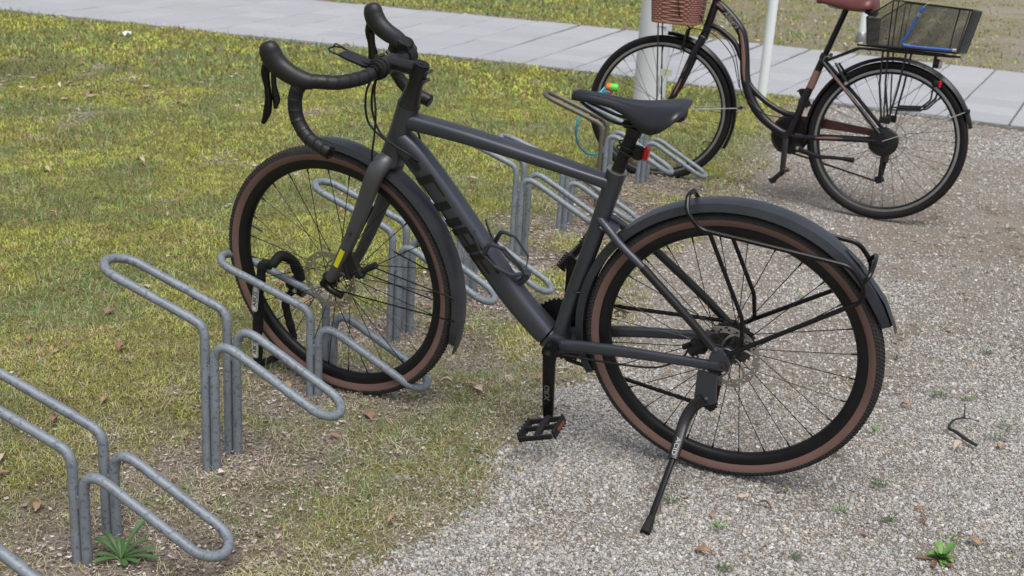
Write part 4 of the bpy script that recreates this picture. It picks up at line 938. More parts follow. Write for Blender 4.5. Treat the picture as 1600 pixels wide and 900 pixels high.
# V-brakes
def vbrake(parent, o, xf, up_, s0):
    for s in (-1, 1):
        b = MB(xf); o_ = V(o); u_ = V(up_).normalized(); b.tube([o_+V(0, s*.034, 0), o_+u_*.055+V(0, s*.040, 0), o_+u_*.105+V(0, s*.030, 0)], [(.009, .006), (.007, .005), (.005, .005)], 8); b.box(o_+u_*.028+V(0, s*.024, 0), (.050, .012, .012), Matrix.Rotation(math.atan2(-u_.x, u_.z), 3, 'Y').transposed(), ch=.3); b.tube([o_+V(0, s*.044, 0), o_+V(0, s*.052, 0)], .007, 10, m=1)
        b.build('brake_arm', [M_BLK, M_SILV], parent)
vbrake(cb, (1.002, 0, .640), S2, (-.12, 0, 1), 1); vbrake(cb, (.205, 0, .585), None, (.62, 0, .78), 1)
b = MB(); line_tube(b, [V(.262, .030, .660), V(.290, .028, .684), V(.318, .022, .690), V(.335, .02, .66)], .0022, 6, 8); b.build('brake_noodle', M_SILV, cb)
# wheels
TY2 = ([(.3185, -.0135), (.325, -.018), (.333, -.0205), (.342, -.020), (.348, -.016), (.3515, -.009), (.3525, 0), (.3515, .009), (.348, .016), (.342, .020), (.333, .0205), (.325, .018), (.3185, .0135)], [0]*12)
RP2 = ([(.3195, .0122), (.3165, .0132), (.3070, .0132), (.303, .0125), (.2975, .008), (.2965, 0), (.2975, -.008), (.303, -.0125), (.3070, -.0132), (.3165, -.0132), (.3195, -.0122)], [1, 1, 0, 0, 0, 0, 0, 0, 1, 1, 0], .297)
HP2 = [(.006, -.058), (.012, -.054), (.028, -.034), (.028, -.030), (.018, -.026), (.018, .026), (.028, .030), (.028, .034), (.012, .05), (.006, .056)]
for c_, xf, ph_ in ((REAR, (lambda p: V(p)), .05), (F2, S2, .12)):
    wh2 = wheel(cb, c_, xf, TY2, [M_BTYRE], RP2, [M_RIM, M_ALU], 36, HP2, (.027, .031), .0010, dict(hub=M_BLK, spoke=M_DARKST), 62, ph_)
    if c_ is REAR:
        b = MB(); b.lathe([(.002, .056), (.030, .057), (.060, .052), (.066, .046), (.066, .043), (.002, .040)], REAR, n=36); b.build('hub_cover', M_BLK, wh2)
        b = MB(); b.tube([REAR+V(math.cos(a)*.085, -.036, math.sin(a)*.085) for a in np.linspace(0, 2*PI, 41)[:-1]], .0012, 6, closed=True); sprocket(b, REAR, .050, -.042, 28); b.build('spoke_ring', M_BLK, wh2)
    else:
        b = MB(xf); th = 1.62; d = V(math.cos(th), 0, math.sin(th)); tn = V(-d.z, 0, d.x)
        b.loft([[c_+d*(.178+q[0])+tn*(q[1])+V(0, yy, 0) for q in ((-.017, -.020), (-.010, -.030), (.012, -.026), (.016, 0), (.012, .026), (-.010, .030), (-.017, .020))] for yy in (-.006, .006)]); b.build('spoke_reflector', mat('pale_yellow_reflector', (.62, .68, .50), .3, var=.1, vscale=300), wh2)
# mudguards
m1 = mudguard(cb, REAR, .372, -10, 163, .054, .014, None, M_BBLK, n=60)
m2 = mudguard(cb, F2, .372, 90, 205, .054, .014, S2, M_BBLK, n=50)
b = MB()
for s in (-1, 1): b.tube([V(0, s*.074, R0+.004), V(-.15, s*.062, .43), V(-.322, s*.030, .528)], .0022, 8)
b.build('guard_stay', M_SILV, m1)
b = MB(); b.tube([V(-.322, -.036, .528), V(-.322, .040, .528)], .006, 8); b.box((-.328, .03, .530), (.016, .014, .022), ch=.3); b.build('stay_clip', M_BLK, m1)
for s in (-1, 1):
    b = MB(S2); b.tube([V(WB2, s*.062, R0+.002), V(.704, s*.030, .402)], .0022, 8); b.build('guard_stay', M_SILV, m2)
b = MB(S2); b.tube([V(.704, -.034, .402), V(.704, .036, .402)], .005, 8); b.box((.694, .0, .402), (.014, .02, .014), ch=.3); b.build('stay_clip', M_BLK, m2)
# drivetrain
BB2 = V(.437, 0, .312)
M_CASE = mat('oxblood_chaincase', (.055, .016, .014), .4, var=.35, vscale=14)
b = MB(); pts_ = [(math.cos(a)*.098, math.sin(a)*.098) for a in np.linspace(math.radians(75), math.radians(290), 26)]; 
pts_ = [(math.cos(a)*.098, math.sin(a)*.098) for a in np.linspace(math.radians(-60), math.radians(110), 24)]+[(-.10, .098), (-.36, .080), (-.385, .066), (-.36, .050), (-.10, .052), (-.06, -.02), (-.01, -.09)]
b.prism(pts_, .022, BB2+V(0, -.052, 0)); cc2 = b.build('chain_case', M_CASE, cb)
b = MB(); b.lathe([(.001, 0), (.085, 0), (.085, .004), (.001, .006)], BB2+V(0, -.041, 0), n=40); b.build('case_disc', M_BLKM, cc2)
b = MB(); chain_run(b, BB2+V(-.01, -.050, -.082), V(.014, -.045, .160)); chain_run(b, V(.0, -.045, .185), V(-.004, -.045, .30)); b.build('chain', M_CHAIN, cb, kind='stuff')
b = MB(); b.prism([(-.014, .026), (.018, .020), (.016, -.100), (-.004, -.108), (-.012, -.02)], .006, V(.0, -.052, .262)); b.tube([V(0, -.060, .30), V(0, -.048, .250)], [.018, .020], 12); b.box((.006, -.048, .172), (.040, .014, .034), Euler((0, .5, 0)).to_matrix(), ch=.35); b.build('rear_derailleur', M_BLK, cb)
for s, dz in ((1, -1), (-1, 1)):
    b = MB(); b.tube([BB2+V(0, s*.052, 0), BB2+V(-.006, s*.064, dz*.05), BB2+V(-.014, s*.072, dz*.168)], [(.0155, .009), (.014, .008), (.012, .007)], 12, up=(1, 0, 0), sq=3); b.tube([BB2+V(0, s*.038, 0), BB2+V(0, s*.064, 0)], .015, 14); b.build('crank_arm', M_BLK, cb)
pedal(cb, BB2+V(-.014, .080, -.172), None, M_BLKM, tilt=.85, size=(.080, .085, .022)); pedal(cb, BB2+V(-.014, -.080, .172), None, M_BLKM, tilt=-1.05, size=(.080, .085, .022), side=-1)
b = MB(); b.tube([V(.372, .038, .268), V(.372, .060, .268)], .017, 16); b.tube([V(.372, .060, .268), V(.372, .064, .268)], .0085, 12, m=1); k2_ = b.build('kickstand', [M_BLK, M_SILV], cb)
b = MB(); b.tube(smooth([V(.366, .062, .262), V(.330, .068, .256), V(.27, .078, .246), V(.20, .086, .252), V(.145, .092, .254)], 4), [(.013, .008), (.012, .008), (.0085, .007), (.0075, .007)], 12, up=(0, 0, 1)); b.tube([V(.155, .091, .254), V(.115, .096, .2555), V(.105, .097, .256)], [.009, .0115, .0125], 12, m=1); b.build('stand_leg', [M_BBLK, M_BLKM], k2_)
# seat
b = MB(); b.tube([V(.338, 0, .668), V(.268, 0, .905)], .0135, 16); b.build('seat_post', M_BLKG, cb)
b = MB(); b.tube([V(.336, 0, .676), V(.329, 0, .700)], .020, 16); b.tube([V(.310, -.02, .688), V(.298, .024, .700)], .009, 10); b.build('seat_collar', M_BLK, cb)
prof = [(.405, .010, .948, .018), (.395, .020, .955, .026), (.36, .026, .958, .030), (.32, .034, .955, .034), (.28, .052, .955, .042), (.24, .080, .958, .050), (.20, .098, .964, .056), (.17, .102, .970, .058), (.15, .095, .970, .054), (.138, .075, .962, .042)]
b = MB(); b.loft([sad_ring(x, w_, z, d_, under=.010) for x, w_, z, d_ in prof]); sd2 = b.build('saddle', M_BSAD, cb, sharp=60)
b = MB(); b.loft([[V(x, w_*c_, .902+h_*s_) for c_, s_ in [(math.cos(a), math.sin(a)) for a in np.linspace(0, 2*PI, 13)[:-1]]] for x, w_, h_ in ((.172, .070, .010), (.155, .085, .018), (.142, .080, .018), (.134, .05, .010))]); b.build('saddle_bumper', M_BLKM, sd2)
b = MB()
for s in (-1, 1): b.tube(smooth([V(.375, s*.010, .932), V(.33, s*.022, .908), V(.27, s*.022, .905), V(.21, s*.035, .905), V(.165, s*.05, .915)], 4), .0035, 8)
b.build('saddle_rail', M_ALU, sd2)
# carrier and rear lamps
b = MB()
for s in (-1, 1): b.tube(fillet([V(.19, s*.045, .742), V(.15, s*.062, .744), V(-.225, s*.062, .752), V(-.245, s*.03, .753)], .02, 4), .005, 8)
for x in (.17, .08, -.02, -.12, -.22): b.tube([V(x, -.06, .745-(x-.17)*.02), V(x, .06, .745-(x-.17)*.02)], .004, 8)
b.box((.0, 0, .757), (.38, .06, .008))
car2 = b.build('carrier', M_BLK, cb)
for s in (-1, 1):
    b = MB(); b.tube([V(.066, s*.062, .742), V(.056, s*.066, .60), V(.020, s*.072, .445)], .0048, 8); b.tube([V(-.034, s*.062, .745), V(-.026, s*.066, .60), V(-.010, s*.072, .455)], .0048, 8)
    b.tube([V(.045, s*.064, .742), V(.030, s*.068, .60), V(.010, s*.072, .445)], .0036, 8); b.box((.006, s*.070, .448), (.050, .012, .030), ch=.3); b.build('carrier_stay', M_BLK, car2)
    b = MB(); b.tube(fillet([V(-.018, s*.070, .508), V(-.135, s*.070, .520), V(-.172, s*.070, .560), V(-.172, s*.068, .635)], .03, 5), .0042, 8); b.tube(fillet([V(-.018, s*.070, .497), V(-.140, s*.070, .508), V(-.190, s*.070, .570), V(-.192, s*.068, .60)], .03, 5), .0036, 8); b.build('carrier_loop', M_BLK, car2)
    b = MB(); b.tube([V(.335, s*.018, .668), V(.318, s*.030, .672), V(.185, s*.048, .742)], .0045, 8); b.build('carrier_strut', M_BLK, car2)
b = MB(); b.box((-.180, .070, .632), (.034, .030, .030), ch=.35); rl = b.build('side_lamp', M_BLK, cb)
b = MB(); b.box((-.198, .072, .632), (.010, .026, .032), ch=.4); b.build('red_lens', M_RED, rl)
b = MB(); b.box((-.150, 0, .722), (.012, .030, .055)); b.tube([V(-.152, 0, .716), V(-.170, 0, .712)], .020, 16); tl2 = b.build('rear_lamp', M_BLK, cb)
b = MB(); b.lathe([(.001, -.012), (.012, -.011), (.021, -.003), (.021, .0)], V(-.171, 0, .712), axis=(1, 0, 0), n=20); b.build('clear_lens', mat('clear_lens', (.62, .50, .48), .2), tl2)
# rear wire basket
b = MB(); bt = lambda s: [V(.128, s*.118, .764), V(-.256, s*.118, .770)]; rim = lambda s: [V(.142, s*.15, .879), V(.040, s*.15, .962), V(-.285, s*.15, .953)]
loop = [V(.142, -.15, .879), V(.142, .15, .879), V(.040, .15, .962), V(-.285, .15, .953), V(-.285, -.15, .953), V(.040, -.15, .962)]
b.tube([p for i in range(6) for p in (loop[i], loop[i].lerp(loop[(i+1) % 6], .5))], .0032, 8, closed=True)
b.tube([V(.128, -.118, .764), V(.128, .118, .764), V(-.256, .118, .770), V(-.256, -.118, .770)], .0036, 8, closed=True)
for s in (-1, 1):
    for p_, q_ in ((V(.142, s*.15, .879), V(.128, s*.118, .764)), (V(.040, s*.15, .962), V(.038, s*.118, .765)), (V(-.285, s*.15, .953), V(-.256, s*.118, .770)), (V(.020, s*.15, .961), V(.020, s*.118, .765)), (V(-.235, s*.15, .955), V(-.215, s*.118, .769))): b.tube([p_, q_], .0024, 6)
bask = b.build('wire_basket', M_BLK, cb)
def screen(name, A, B_, C_, D_, nu, nv, r=.0010, clip=None):
    """woven wire panel between corner points A-B (bottom) and D-C (top)"""
    b = MB(); A, B_, C_, D_ = map(V, (A, B_, C_, D_))
    pt = lambda u, v: A.lerp(B_, u).lerp(D_.lerp(C_, u), v)
    for i in range(1, nu):
        u = i/nu; v1 = clip(u) if clip else 1; b.tube([pt(u, 0), pt(u, v1)], r, 3, cap=False)
    for j in range(1, nv):
        v = j/nv
        u0 = next((q/80 for q in range(81) if (clip(q/80) if clip else 1) >= v), None)
        if u0 is not None and u0 < 1: b.tube([pt(u0, v), pt(1, v)], r, 3, cap=False)
    return b.build(name, M_BLK, bask, flat=True, recalc=False, kind='stuff')
clip = lambda u: 1 if u > .26 else .56+.44*u/.26
for s in (-1, 1): screen('wire_screen', (.128, s*.118, .764), (-.256, s*.118, .770), (-.285, s*.15, .953), (.142, s*.15, .972), 74, 36, clip=clip)
screen('wire_screen', (-.256, -.118, .770), (-.256, .118, .770), (-.285, .15, .953), (-.285, -.15, .953), 48, 36); screen('wire_screen', (.128, -.118, .764), (.128, .118, .764), (.142, .15, .879), (.142, -.15, .879), 48, 22); screen('wire_screen', (.128, -.118, .766), (-.256, -.118, .771), (-.256, .118, .771), (.128, .118, .766), 70, 44)
# wicker front basket, carried by the fork
def wk(z, k):
    """rounded rectangle at height z, k in 0..1"""
    t_ = (z-.775)/.25; cx_ = 1.045+.002*t_; hx = .104+.022*t_; hy = .135+.030*t_; a = 2*PI*k; c_, s_ = math.cos(a), math.sin(a); e = .32
    return V(cx_+hx*math.copysign(abs(c_)**e, c_), hy*math.copysign(abs(s_)**e, s_), z)
b = MB(S2); NS = 56
for r_ in range(24):
    z = .781+.0102*r_; path_ = []
    for k in range(NS*2):
        p = wk(z, k/(NS*2)); c_ = V(1.046, 0, z); d = (p-c_).normalized(); path_.append(p+d*(.0030*(1 if (k//2+r_) % 2 else -1)))
    b.tube(path_, (.0056, .0032), 6, closed=True, up=(0, 0, 1))
bk2 = b.build('wicker_basket', M_WICK, cb, sharp=70)
for k in range(NS):
    p0, p1 = wk(.776, (k+.25)/NS), wk(1.022, (k+.25)/NS); b = MB(S2); b.tube([p0, p1], .0028, 5); b.build('stake', M_WICK, bk2)
b = MB(S2)
for z, r_ in ((.776, .007), (1.024, .009)): b.tube([wk(z, k/48) for k in range(48)], r_, 8, closed=True)
b.loft([[wk(.774, k/32) for k in range(32)], [wk(.780, k/32) for k in range(32)]]); b.build('basket_rim', M_WICK, bk2)
for s in (-1, 1):
    b = MB(S2); b.tube([V(1.128, s*.055, .775), V(1.112, s*.058, .60), V(1.088, s*.062, .353)], .0036, 8); b.build('basket_stay', M_DARKST, cb)
for nm, p_ in (('brake_cable', [S2((.80, .10, 1.05)), S2((.93, .10, 1.02)), S2((1.02, .155, .93)), S2((1.015, .15, .82)), S2((.985, .09, .765)), S2((.930, .04, .750)), V(.86, .025, .748), V(.79, .024, .712), V(.742, .022, .65), V(.712, .022, .56), V(.685, .022, .48), V(.64, .020, .44), V(.57, .020, .40), V(.47, .018, .392), V(.42, .018, .405)]),
               ('gear_cable', [S2((.80, -.05, 1.04)), S2((.93, .03, 1.0)), S2((.955, .05, .90)), S2((.93, .035, .80)), V(.885, .026, .745), V(.82, .024, .705), V(.755, .022, .640), V(.722, .021, .56), V(.70, .020, .50)]),
               ('gear_cable', [S2((.82, 0, 1.03)), S2((.95, .0, .98)), S2((.985, .02, .86)), S2((.96, .02, .775)), S2((.985, .01, .735))])):
    b = MB(); line_tube(b, p_, .0023, 7, 7); b.build(nm, M_BLKM, cb)

# ================================================================== LOOSE THINGS
Mb = bike.matrix_world.copy(); Mc = cb.matrix_world.copy()
def loose(name, base, label, cat, group=None): return empty(name, base, label, cat, group)
# folding-free black chain lock with textile sleeve round the front wheel and the rack
base = Mb @ S1((1.29, 0, .01)); lk = loose('chain_lock', base, 'black sleeved chain lock with white badges tying the near front wheel to its holder', 'lock')
xl = lambda p: Mb @ S1(p) - base
lp = smooth([V(1.236, .030, .345), V(1.250, .047, .352), V(1.262, .051, .305), V(1.274, .052, .24), V(1.284, .052, .17), V(1.296, .050, .08), V(1.300, .044, .035), V(1.298, .015, .026), V(1.288, -.030, .022), V(1.262, -.050, .040), V(1.250, -.052, .090), V(1.262, -.052, .145), V(1.266, -.052, .195), V(1.240, -.052, .232)], 6)
b = MB(xl); n_ = len(lp); b.tube(lp, [(.0135+.0016*math.sin(i*1.1), .0100+.0014*math.sin(i*1.7+1)) for i in range(n_)], 12); sl_ = b.build('sleeve', M_FABRIC, lk)
b = MB(xl); b.tube(smooth([V(1.236, .030, .345), V(1.228, .0, .362), V(1.215, -.030, .340), V(1.212, -.046, .305), V(1.205, -.052, .275)], 6), [.013, .015, .0135, .016, .014], 12); b.build('sleeve', M_FABRIC, lk)
b = MB(xl); b.tube([V(1.245, -.052, .262), V(1.225, -.052, .252), V(1.195, -.052, .238)], [.019, .022, .018], 16); b.tube([V(1.214, -.032, .250), V(1.212, -.026, .249)], .006, 10, m=1); b.build('lock_body', [M_BLKG, M_SILV], lk)
def badge(p0, p1, word):
    b = MB(xl); p0, p1 = V(p0), V(p1); d = (p1-p0).normalized(); sd_ = V(0, 1, 0).cross(d).normalized(); L_ = (p1-p0).length/2; c_ = (p0+p1)/2
    for (m_, g_, o_) in ((0, 0, 0), (1, .0018, .0004), (0, .0032, .0008)):
        pt_ = []
        for a in np.linspace(-PI/2, PI/2, 9): pt_.append((L_-.009+math.cos(a)*(.0098-g_), math.sin(a)*(.0098-g_)))
        for a in np.linspace(PI/2, 3*PI/2, 9): pt_.append((-L_+.009+math.cos(a)*(.0098-g_), math.sin(a)*(.0098-g_)))
        b.prism(pt_, .0006, c_+V(0, .0130+o_, 0), d, sd_, m=m_)
    bd = b.build('badge', [M_WHITE, M_BLK], lk)
    mtx = basis(c_+V(0, .0150, 0), d, V(0, 1, 0).cross(d)); 
    text_obj(word, .0175, mtx, M_BLK, bd, sx=1.15, wrap=lambda p: xl(mtx @ p))
badge((1.281, .053, .212), (1.267, .052, .290), 'ABUS'); badge((1.296, .050, .062), (1.287, .052, .135), 'ABUS')
# turquoise cable lock with bright head on the city bicycle
base = V(.33, 5.80, .10); cl = loose('cable_lock', base, 'turquoise cable lock with orange and lime head on the city bicycle front wheel', 'lock')
b = MB(); pts_ = [V(.420, 5.826, .425), V(.370, 5.80, .43), V(.300, 5.70, .40), V(.262, 5.60, .35), V(.250, 5.60, .27), V(.275, 5.66, .19), V(.330, 5.78, .13), V(.390, 5.92, .115), V(.430, 5.98, .17), V(.400, 5.90, .26), V(.36, 5.82, .34), V(.34, 5.78, .40), V(.38, 5.81, .45)]
b.tube([p-base for p in smooth(pts_, 7)], .0052, 9); b.build('cable', M_CYAN, cl)
hc = V(.418, 5.826, .452)-base; ax_ = V(.93, -.36, -.02).normalized()
b = MB(); b.tube([hc-ax_*.026, hc-ax_*.006], [.0155, .017], 14); b.build('lock_end', M_TOYOR, cl)
b = MB(); b.tube([hc-ax_*.006, hc+ax_*.020, hc+ax_*.030], [.018, .0195, .015], 14); b.build('lock_head', M_GREEN, cl)
b = MB(); b.tube([hc+V(-.006, 0, -.010), hc+V(-.010, 0, -.038)], [.011, .009], 12); b.build('lock_stub', M_RED, cl)
# blue elastic hose in the rear basket
base = Mc @ V(-.10, .11, .775); hz = loose('bungee_cord', base, 'bright blue cord with metal hooks strung on the wire rear basket', 'cord')
xh = lambda p: Mc @ V(p) - base
b = MB(xh); line_tube(b, [V(-.078, .158, .928), V(-.060, .149, .875), V(-.035, .139, .815), V(-.022, .134, .790), V(-.040, .131, .779), V(-.10, .131, .778), V(-.235, .131, .781)], .0052, 7, 9); b.build('cord', M_BLUE, hz)
b = MB(xh); b.tube([V(-.080, .158, .925), V(-.088, .160, .945)], .0085, 10); b.build('cord_end', M_BLUE, hz)
b = MB(xh); b.tube([V(-.072, .154, .905), V(-.078, .157, .92)], .0075, 10); b.tube(smooth([V(-.088, .160, .944), V(-.100, .160, .958), V(-.112, .156, .966)], 3), .0018, 6); b.tube([V(-.232, .131, .781), V(-.248, .131, .782)], .007, 10); b.build('metal_hook', M_SILV, hz, kind='stuff')
# posts
def post(name, x, y, r, h, mt, label, cat, cap=None, zc=None):
    t = empty(name, (x, y, 0), label, cat); b = MB(); b.lathe([(r, -.3), (r, .02), (r*.995, h*.5), (r*.99, h)], (0, 0, 0), axis=(0, 0, 1), n=40); b.build('pole', mt, t, sharp=60)
    return t
lp_ = post('lamp_post', .809, 7.90, .104, 4.2, M_POST, 'thick pale grey round post behind the city bicycle front wheel', 'post')
b = MB(); b.box((.03, -.104, .62), (.075, .006, .14), ch=.1); b.build('service_door', M_POST, lp_)
b = MB(); b.lathe([(.104*1.0, 4.2), (.11, 4.21), (.09, 4.26), (.0, 4.28)], (0, 0, 0), axis=(0, 0, 1), n=32); b.build('post_cap', M_DARKST, lp_)
p1 = post('bollard', 1.650, 8.49, .0335, .745, M_WPOST, 'slim white post with black top between the wheels of the city bicycle', 'post')
b = MB(); b.lathe([(.035, .745), (.036, .75), (.036, .93), (.030, .95), (0, .955)], (0, 0, 0), axis=(0, 0, 1), n=28); b.build('post_top', M_BLK, p1)
p2 = post('bollard', 3.443, 12.82, .042, .80, M_WPOST, 'slim white post beyond the path, just behind the wire basket', 'post')
b = MB(); b.lathe([(.058, -.05), (.060, .05), (.050, .10), (.043, .11)], (0, 0, 0), axis=(0, 0, 1), n=28); b.build('foot_ring', M_ALU, p2)
b = MB(); b.lathe([(.044, .80), (.045, .81), (.045, .97), (0, .99)], (0, 0, 0), axis=(0, 0, 1), n=28); b.build('post_top', M_BLK, p2)
# fallen leaves
def leaf_mesh(L_, W_, curl, seed, pts=7):
    r_ = random.Random(seed); b = MB(); rings = []
    vs = []; fs = []
    for i in range(pts+1):
        t = i/pts; wv = W_*math.sin(PI*min(.98, t*.93+.04))**.8*(1+r_.uniform(-.25, .15)); zc = curl*L_*(1-(2*t-1)**2)*.5*r_.choice((1, 1, .7))
        for j in range(5):
            q = j/4*2-1; vs.append(V((t-.5)*L_, q*wv/2+r_.uniform(-.04, .04)*W_, zc+abs(q)**1.5*W_*.35*curl*1.6+r_.uniform(0, .05)*W_+.003))
    for i in range(pts):
        for j in range(4): a = i*5+j; fs.append((a, a+1, a+6, a+5))
    b.add(vs, fs); b.tube([V(-.5*L_, 0, .003), V(-.62*L_, .02*L_, .004), V(-.78*L_, .06*L_, .006)], .0007, 5); return b
LM = {k: mat('leaf_'+k, c_, .7, var=.3, vscale=60, bump=.3, bscale=300) for k, c_ in dict(tan=(.34, .22, .13), pale=(.45, .37, .28), red=(.25, .145, .11), orange=(.36, .20, .13), brown=(.15, .085, .05)).items()}
def leaf(x, y, L_, k, label, group=None, rot=None, curl=.5, seed=0, asp=.5):
    b = leaf_mesh(L_, L_*asp, curl, seed); o = b.build('fallen_leaf', LM[k], recalc=False); z = float(ground_z(np.array([x]), np.array([y]))[0])
    o.location = (x, y, z+.004); o.rotation_euler = (random.gauss(0, .15), random.gauss(0, .15), random.uniform(0, 6.28) if rot is None else rot); tag(o, label, 'leaf', group)
KEY = [(-1.04, 2.898, .030, 'tan', 'tan curled leaf on the moss left of the free tall wheel holder'), (-1.103, 3.235, .045, 'red', 'reddish brown twisted leaf on the moss beyond the tall free wheel holder'),
 (-1.010, 2.362, .040, 'tan', 'broad tan leaf on dark moss beside the rosette weed wheel holder'), (-1.150, 2.534, .040, 'pale', 'pale straw-coloured leaf at the left photo edge, between two wheel holders'),
 (-.165, 3.125, .034, 'pale', 'pale beige curled leaf just right of the near front wheel, by the holder tip'), (-.353, 2.905, .040, 'red', 'thin reddish leaf in dry grass below the near front wheel'),
 (-.075, 3.10, .036, 'pale', 'flat pale pinkish leaf in grass between near front wheel and pedal'), (.090, 3.23, .030, 'orange', 'small orange-brown leaf in the grass under the lettered down tube'),
 (.373, 2.503, .030, 'red', 'reddish leaf on gravel just right of the kickstand foot'), (.340, 2.590, .014, 'red', 'tiny dark red leaf scrap just left of the kickstand tube'),
 (.620, 2.547, .030, 'red', 'slender red-brown leaf lying on gravel under the rear wheel bottom'), (.452, 2.322, .040, 'tan', 'tan torn leaf on gravel near the bottom edge of the photo'),
 (.822, 2.448, .028, 'red', 'dull red leaf on gravel left of the bright green weed'), (1.104, 4.682, .045, 'orange', 'orange leaf on gravel seen through the rear carrier'),
 (1.140, 3.204, .030, 'orange', 'small salmon-orange leaf on gravel right of the rear tyre'), (1.205, 2.935, .040, 'pale', 'pale pink leaf on gravel at the lower end of the black twig'),
 (1.325, 2.964, .036, 'tan', 'pinkish tan leaf on gravel right of the black twig'), (.575, 2.58, .022, 'pale', 'pale speckled leaf scrap on gravel below the rear tyre'),
 (-.775, 2.700, .022, 'brown', 'small brown leaf on bare soil at the foot of the tall free wheel holder'), (1.075, 2.44, .030, 'tan', 'thin tan leaf on gravel at the right, beyond the bright green weed'),
 (.985, 2.53, .024, 'red', 'rust-coloured leaf bit on gravel above the bright green weed'), (-.60, 3.06, .050, 'tan', 'long tan leaf in the grass behind the sleeved chain lock')]
random.seed(21)
for i, (x, y, L_, k, lb) in enumerate(KEY): leaf(x, y, L_*1.15, k, lb, curl=random.uniform(.3, .8), seed=i, asp=random.uniform(.32, .6))
LG = [('tan', 'scattered small tan leaf lying loose in the lawn'), ('pale', 'scattered small pale bleached leaf lying loose in the lawn'), ('red', 'scattered small red-brown leaf lying loose in the lawn')]
cnt = 0
while cnt < 84:
    y = random.uniform(2.2, 10.2)**1.0; x = random.uniform(-.50*y, .30*y)
    gv_ = masks(np.array([x]), np.array([y])); 
    if gv_[0][0] > .2 or gv_[4][0] > .5 or (random.random() > .75 and y > 5): continue
    k, lb = random.choice(LG); leaf(x, y, random.uniform(.022, .05)*(1 if y < 5 else 1.25), k, lb, group='loose leaves scattered over the lawn', curl=random.uniform(.2, .9), seed=100+cnt, asp=random.uniform(.3, .6)); cnt += 1
for i in range(26):
    y = random.uniform(2.3, 6.0); x = random.uniform(.25+.25*(y-2.5), .42*y); 
    leaf(x, y, random.uniform(.012, .026), random.choice(('red', 'tan', 'orange')), 'scattered tiny reddish leaf scrap lying loose on the gravel', group='leaf scraps scattered over the gravel', curl=random.uniform(.2, .8), seed=300+i)
# heap of dry leaves far left in the lawn (dense, uncountable) is part of the litter; dark hole beside the tall holder
b = MB(); r_ = random.Random(5)
# weeds
MW = mat('weed_green', (.055, .125, .035), .5, var=.35, vscale=40, bump=.2, bscale=300); MW2 = mat('weed_bright', (.13, .26, .06), .5, var=.3, vscale=40, bump=.2, bscale=300); MW3 = mat('weed_dull', (.09, .13, .06), .6, var=.3, vscale=50)
def blade_leaf(b, az, L_, W_, rise, droop, o=V(0, 0, 0), n=9, wavy=0., tipw=.65, r_=random):
    vs = []; fs = []; d = V(math.cos(az), math.sin(az), 0); s_ = V(-d.y, d.x, 0)
    for i in range(n+1):
        t = i/n; p = o+d*(L_*t*(1-.15*rise))+V(0, 0, L_*(rise*t-droop*t*t)+.004)
        wv = W_*(.16+.84*math.sin(PI*min(1, t**1.3*tipw+.05)))*(1 if t < .9 else (1-t)*8+.15)
        wv *= 1+wavy*math.sin(i*2.6)
        for j, q in enumerate((-1, -.5, 0, .5, 1)): vs.append(p+s_*(q*wv/2)+V(0, 0, abs(q)*wv*.22))
    for i in range(n):
        for j in range(4): a = i*5+j; fs.append((a, a+1, a+6, a+5))
    b.add(vs, fs)
def z_at(x, y): return float(ground_z(np.array([x]), np.array([y]))[0])
x, y = -.772, 2.195
ro = empty('rosette_weed', (x, y, z_at(x, y)), 'dark green rosette weed with long tongue-shaped leaves at the foot of a low wheel holder', 'weed')
for az, L_, W_, ri, dr_ in ((100, .055, .020, .8, .45), (160, .085, .024, .75, .5), (140, .075, .018, .9, .5), (60, .095, .022, 1.0, .45), (35, .075, .019, .8, .5), (12, .085, .021, .5, .35), (-8, .095, .018, .38, .3), (-60, .050, .020, .3, .2), (185, .060, .018, .4, .3), (215, .065, .021, .3, .25), (-30, .06, .018, .3, .2), (120, .04, .012, 1.2, .5)):
    b = MB(); blade_leaf(b, math.radians(az), L_*.92, W_*.72, ri*1.15, dr_); b.build('leaf', MW, ro, recalc=False)
x, y = .977, 2.365
ro = empty('green_weed', (x, y, z_at(x, y)), 'bright green leafy weed on gravel at the bottom right', 'weed')
for k in range(22):
    b = MB(); blade_leaf(b, k*2.4, random.uniform(.018, .036), random.uniform(.012, .019), random.uniform(.3, 1.5), .4, wavy=.25, tipw=.8); b.build('leaf', MW2, ro, recalc=False)
for k in range(4):
    b = MB(); blade_leaf(b, PI+k*1.1, .045, .012, .1, .0, o=V(-.012, -.005, 0)); b.build('withered_leaf', LM['brown'], ro, recalc=False)
WL = [(.685, 2.640, 'grassy weed tuft on gravel below the rear tyre, beside the slender red leaf'), (.40, 2.545, 'small weed tuft behind the kickstand foot'), (.500, 2.44, 'dull weed tuft on gravel between the kickstand foot and the photo bottom'), (.645, 2.33, 'green weed tuft on gravel at the bottom centre right'),
      (.478, 2.262, 'low weed tuft at the bottom edge right of the torn tan leaf'), (.795, 2.560, 'bright low weed tuft on gravel left of the dull red leaf'), (.905, 2.52, 'pale weed tuft behind the bright green weed'), (.93, 2.70, 'sparse brownish weed tuft on gravel above the bright green weed'),
      (1.00, 3.02, 'weed tuft on gravel close to the rear tyre lower right'), (1.222, 3.600, 'wide grass tuft on gravel right of the mudguard tip'), (1.262, 3.300, 'grass tuft on gravel above the black twig, left one of two'), (1.345, 3.285, 'grass tuft on gravel above the black twig, right one of two'),
      (1.545, 3.690, 'bright grass tuft far right on the gravel'), (1.335, 3.02, 'dark weed tuft on gravel right of the black twig'), (1.02, 2.45, 'tiny clover-green tuft at the lower right corner'), (.86, 2.86, 'weed tuft on gravel below the rear wheel, right of its lowest point'), (1.385, 3.10, 'pale dry tuft on gravel above and right of the black twig'), (1.03, 4.15, 'yellow-green weed tuft seen between the rear spokes')]
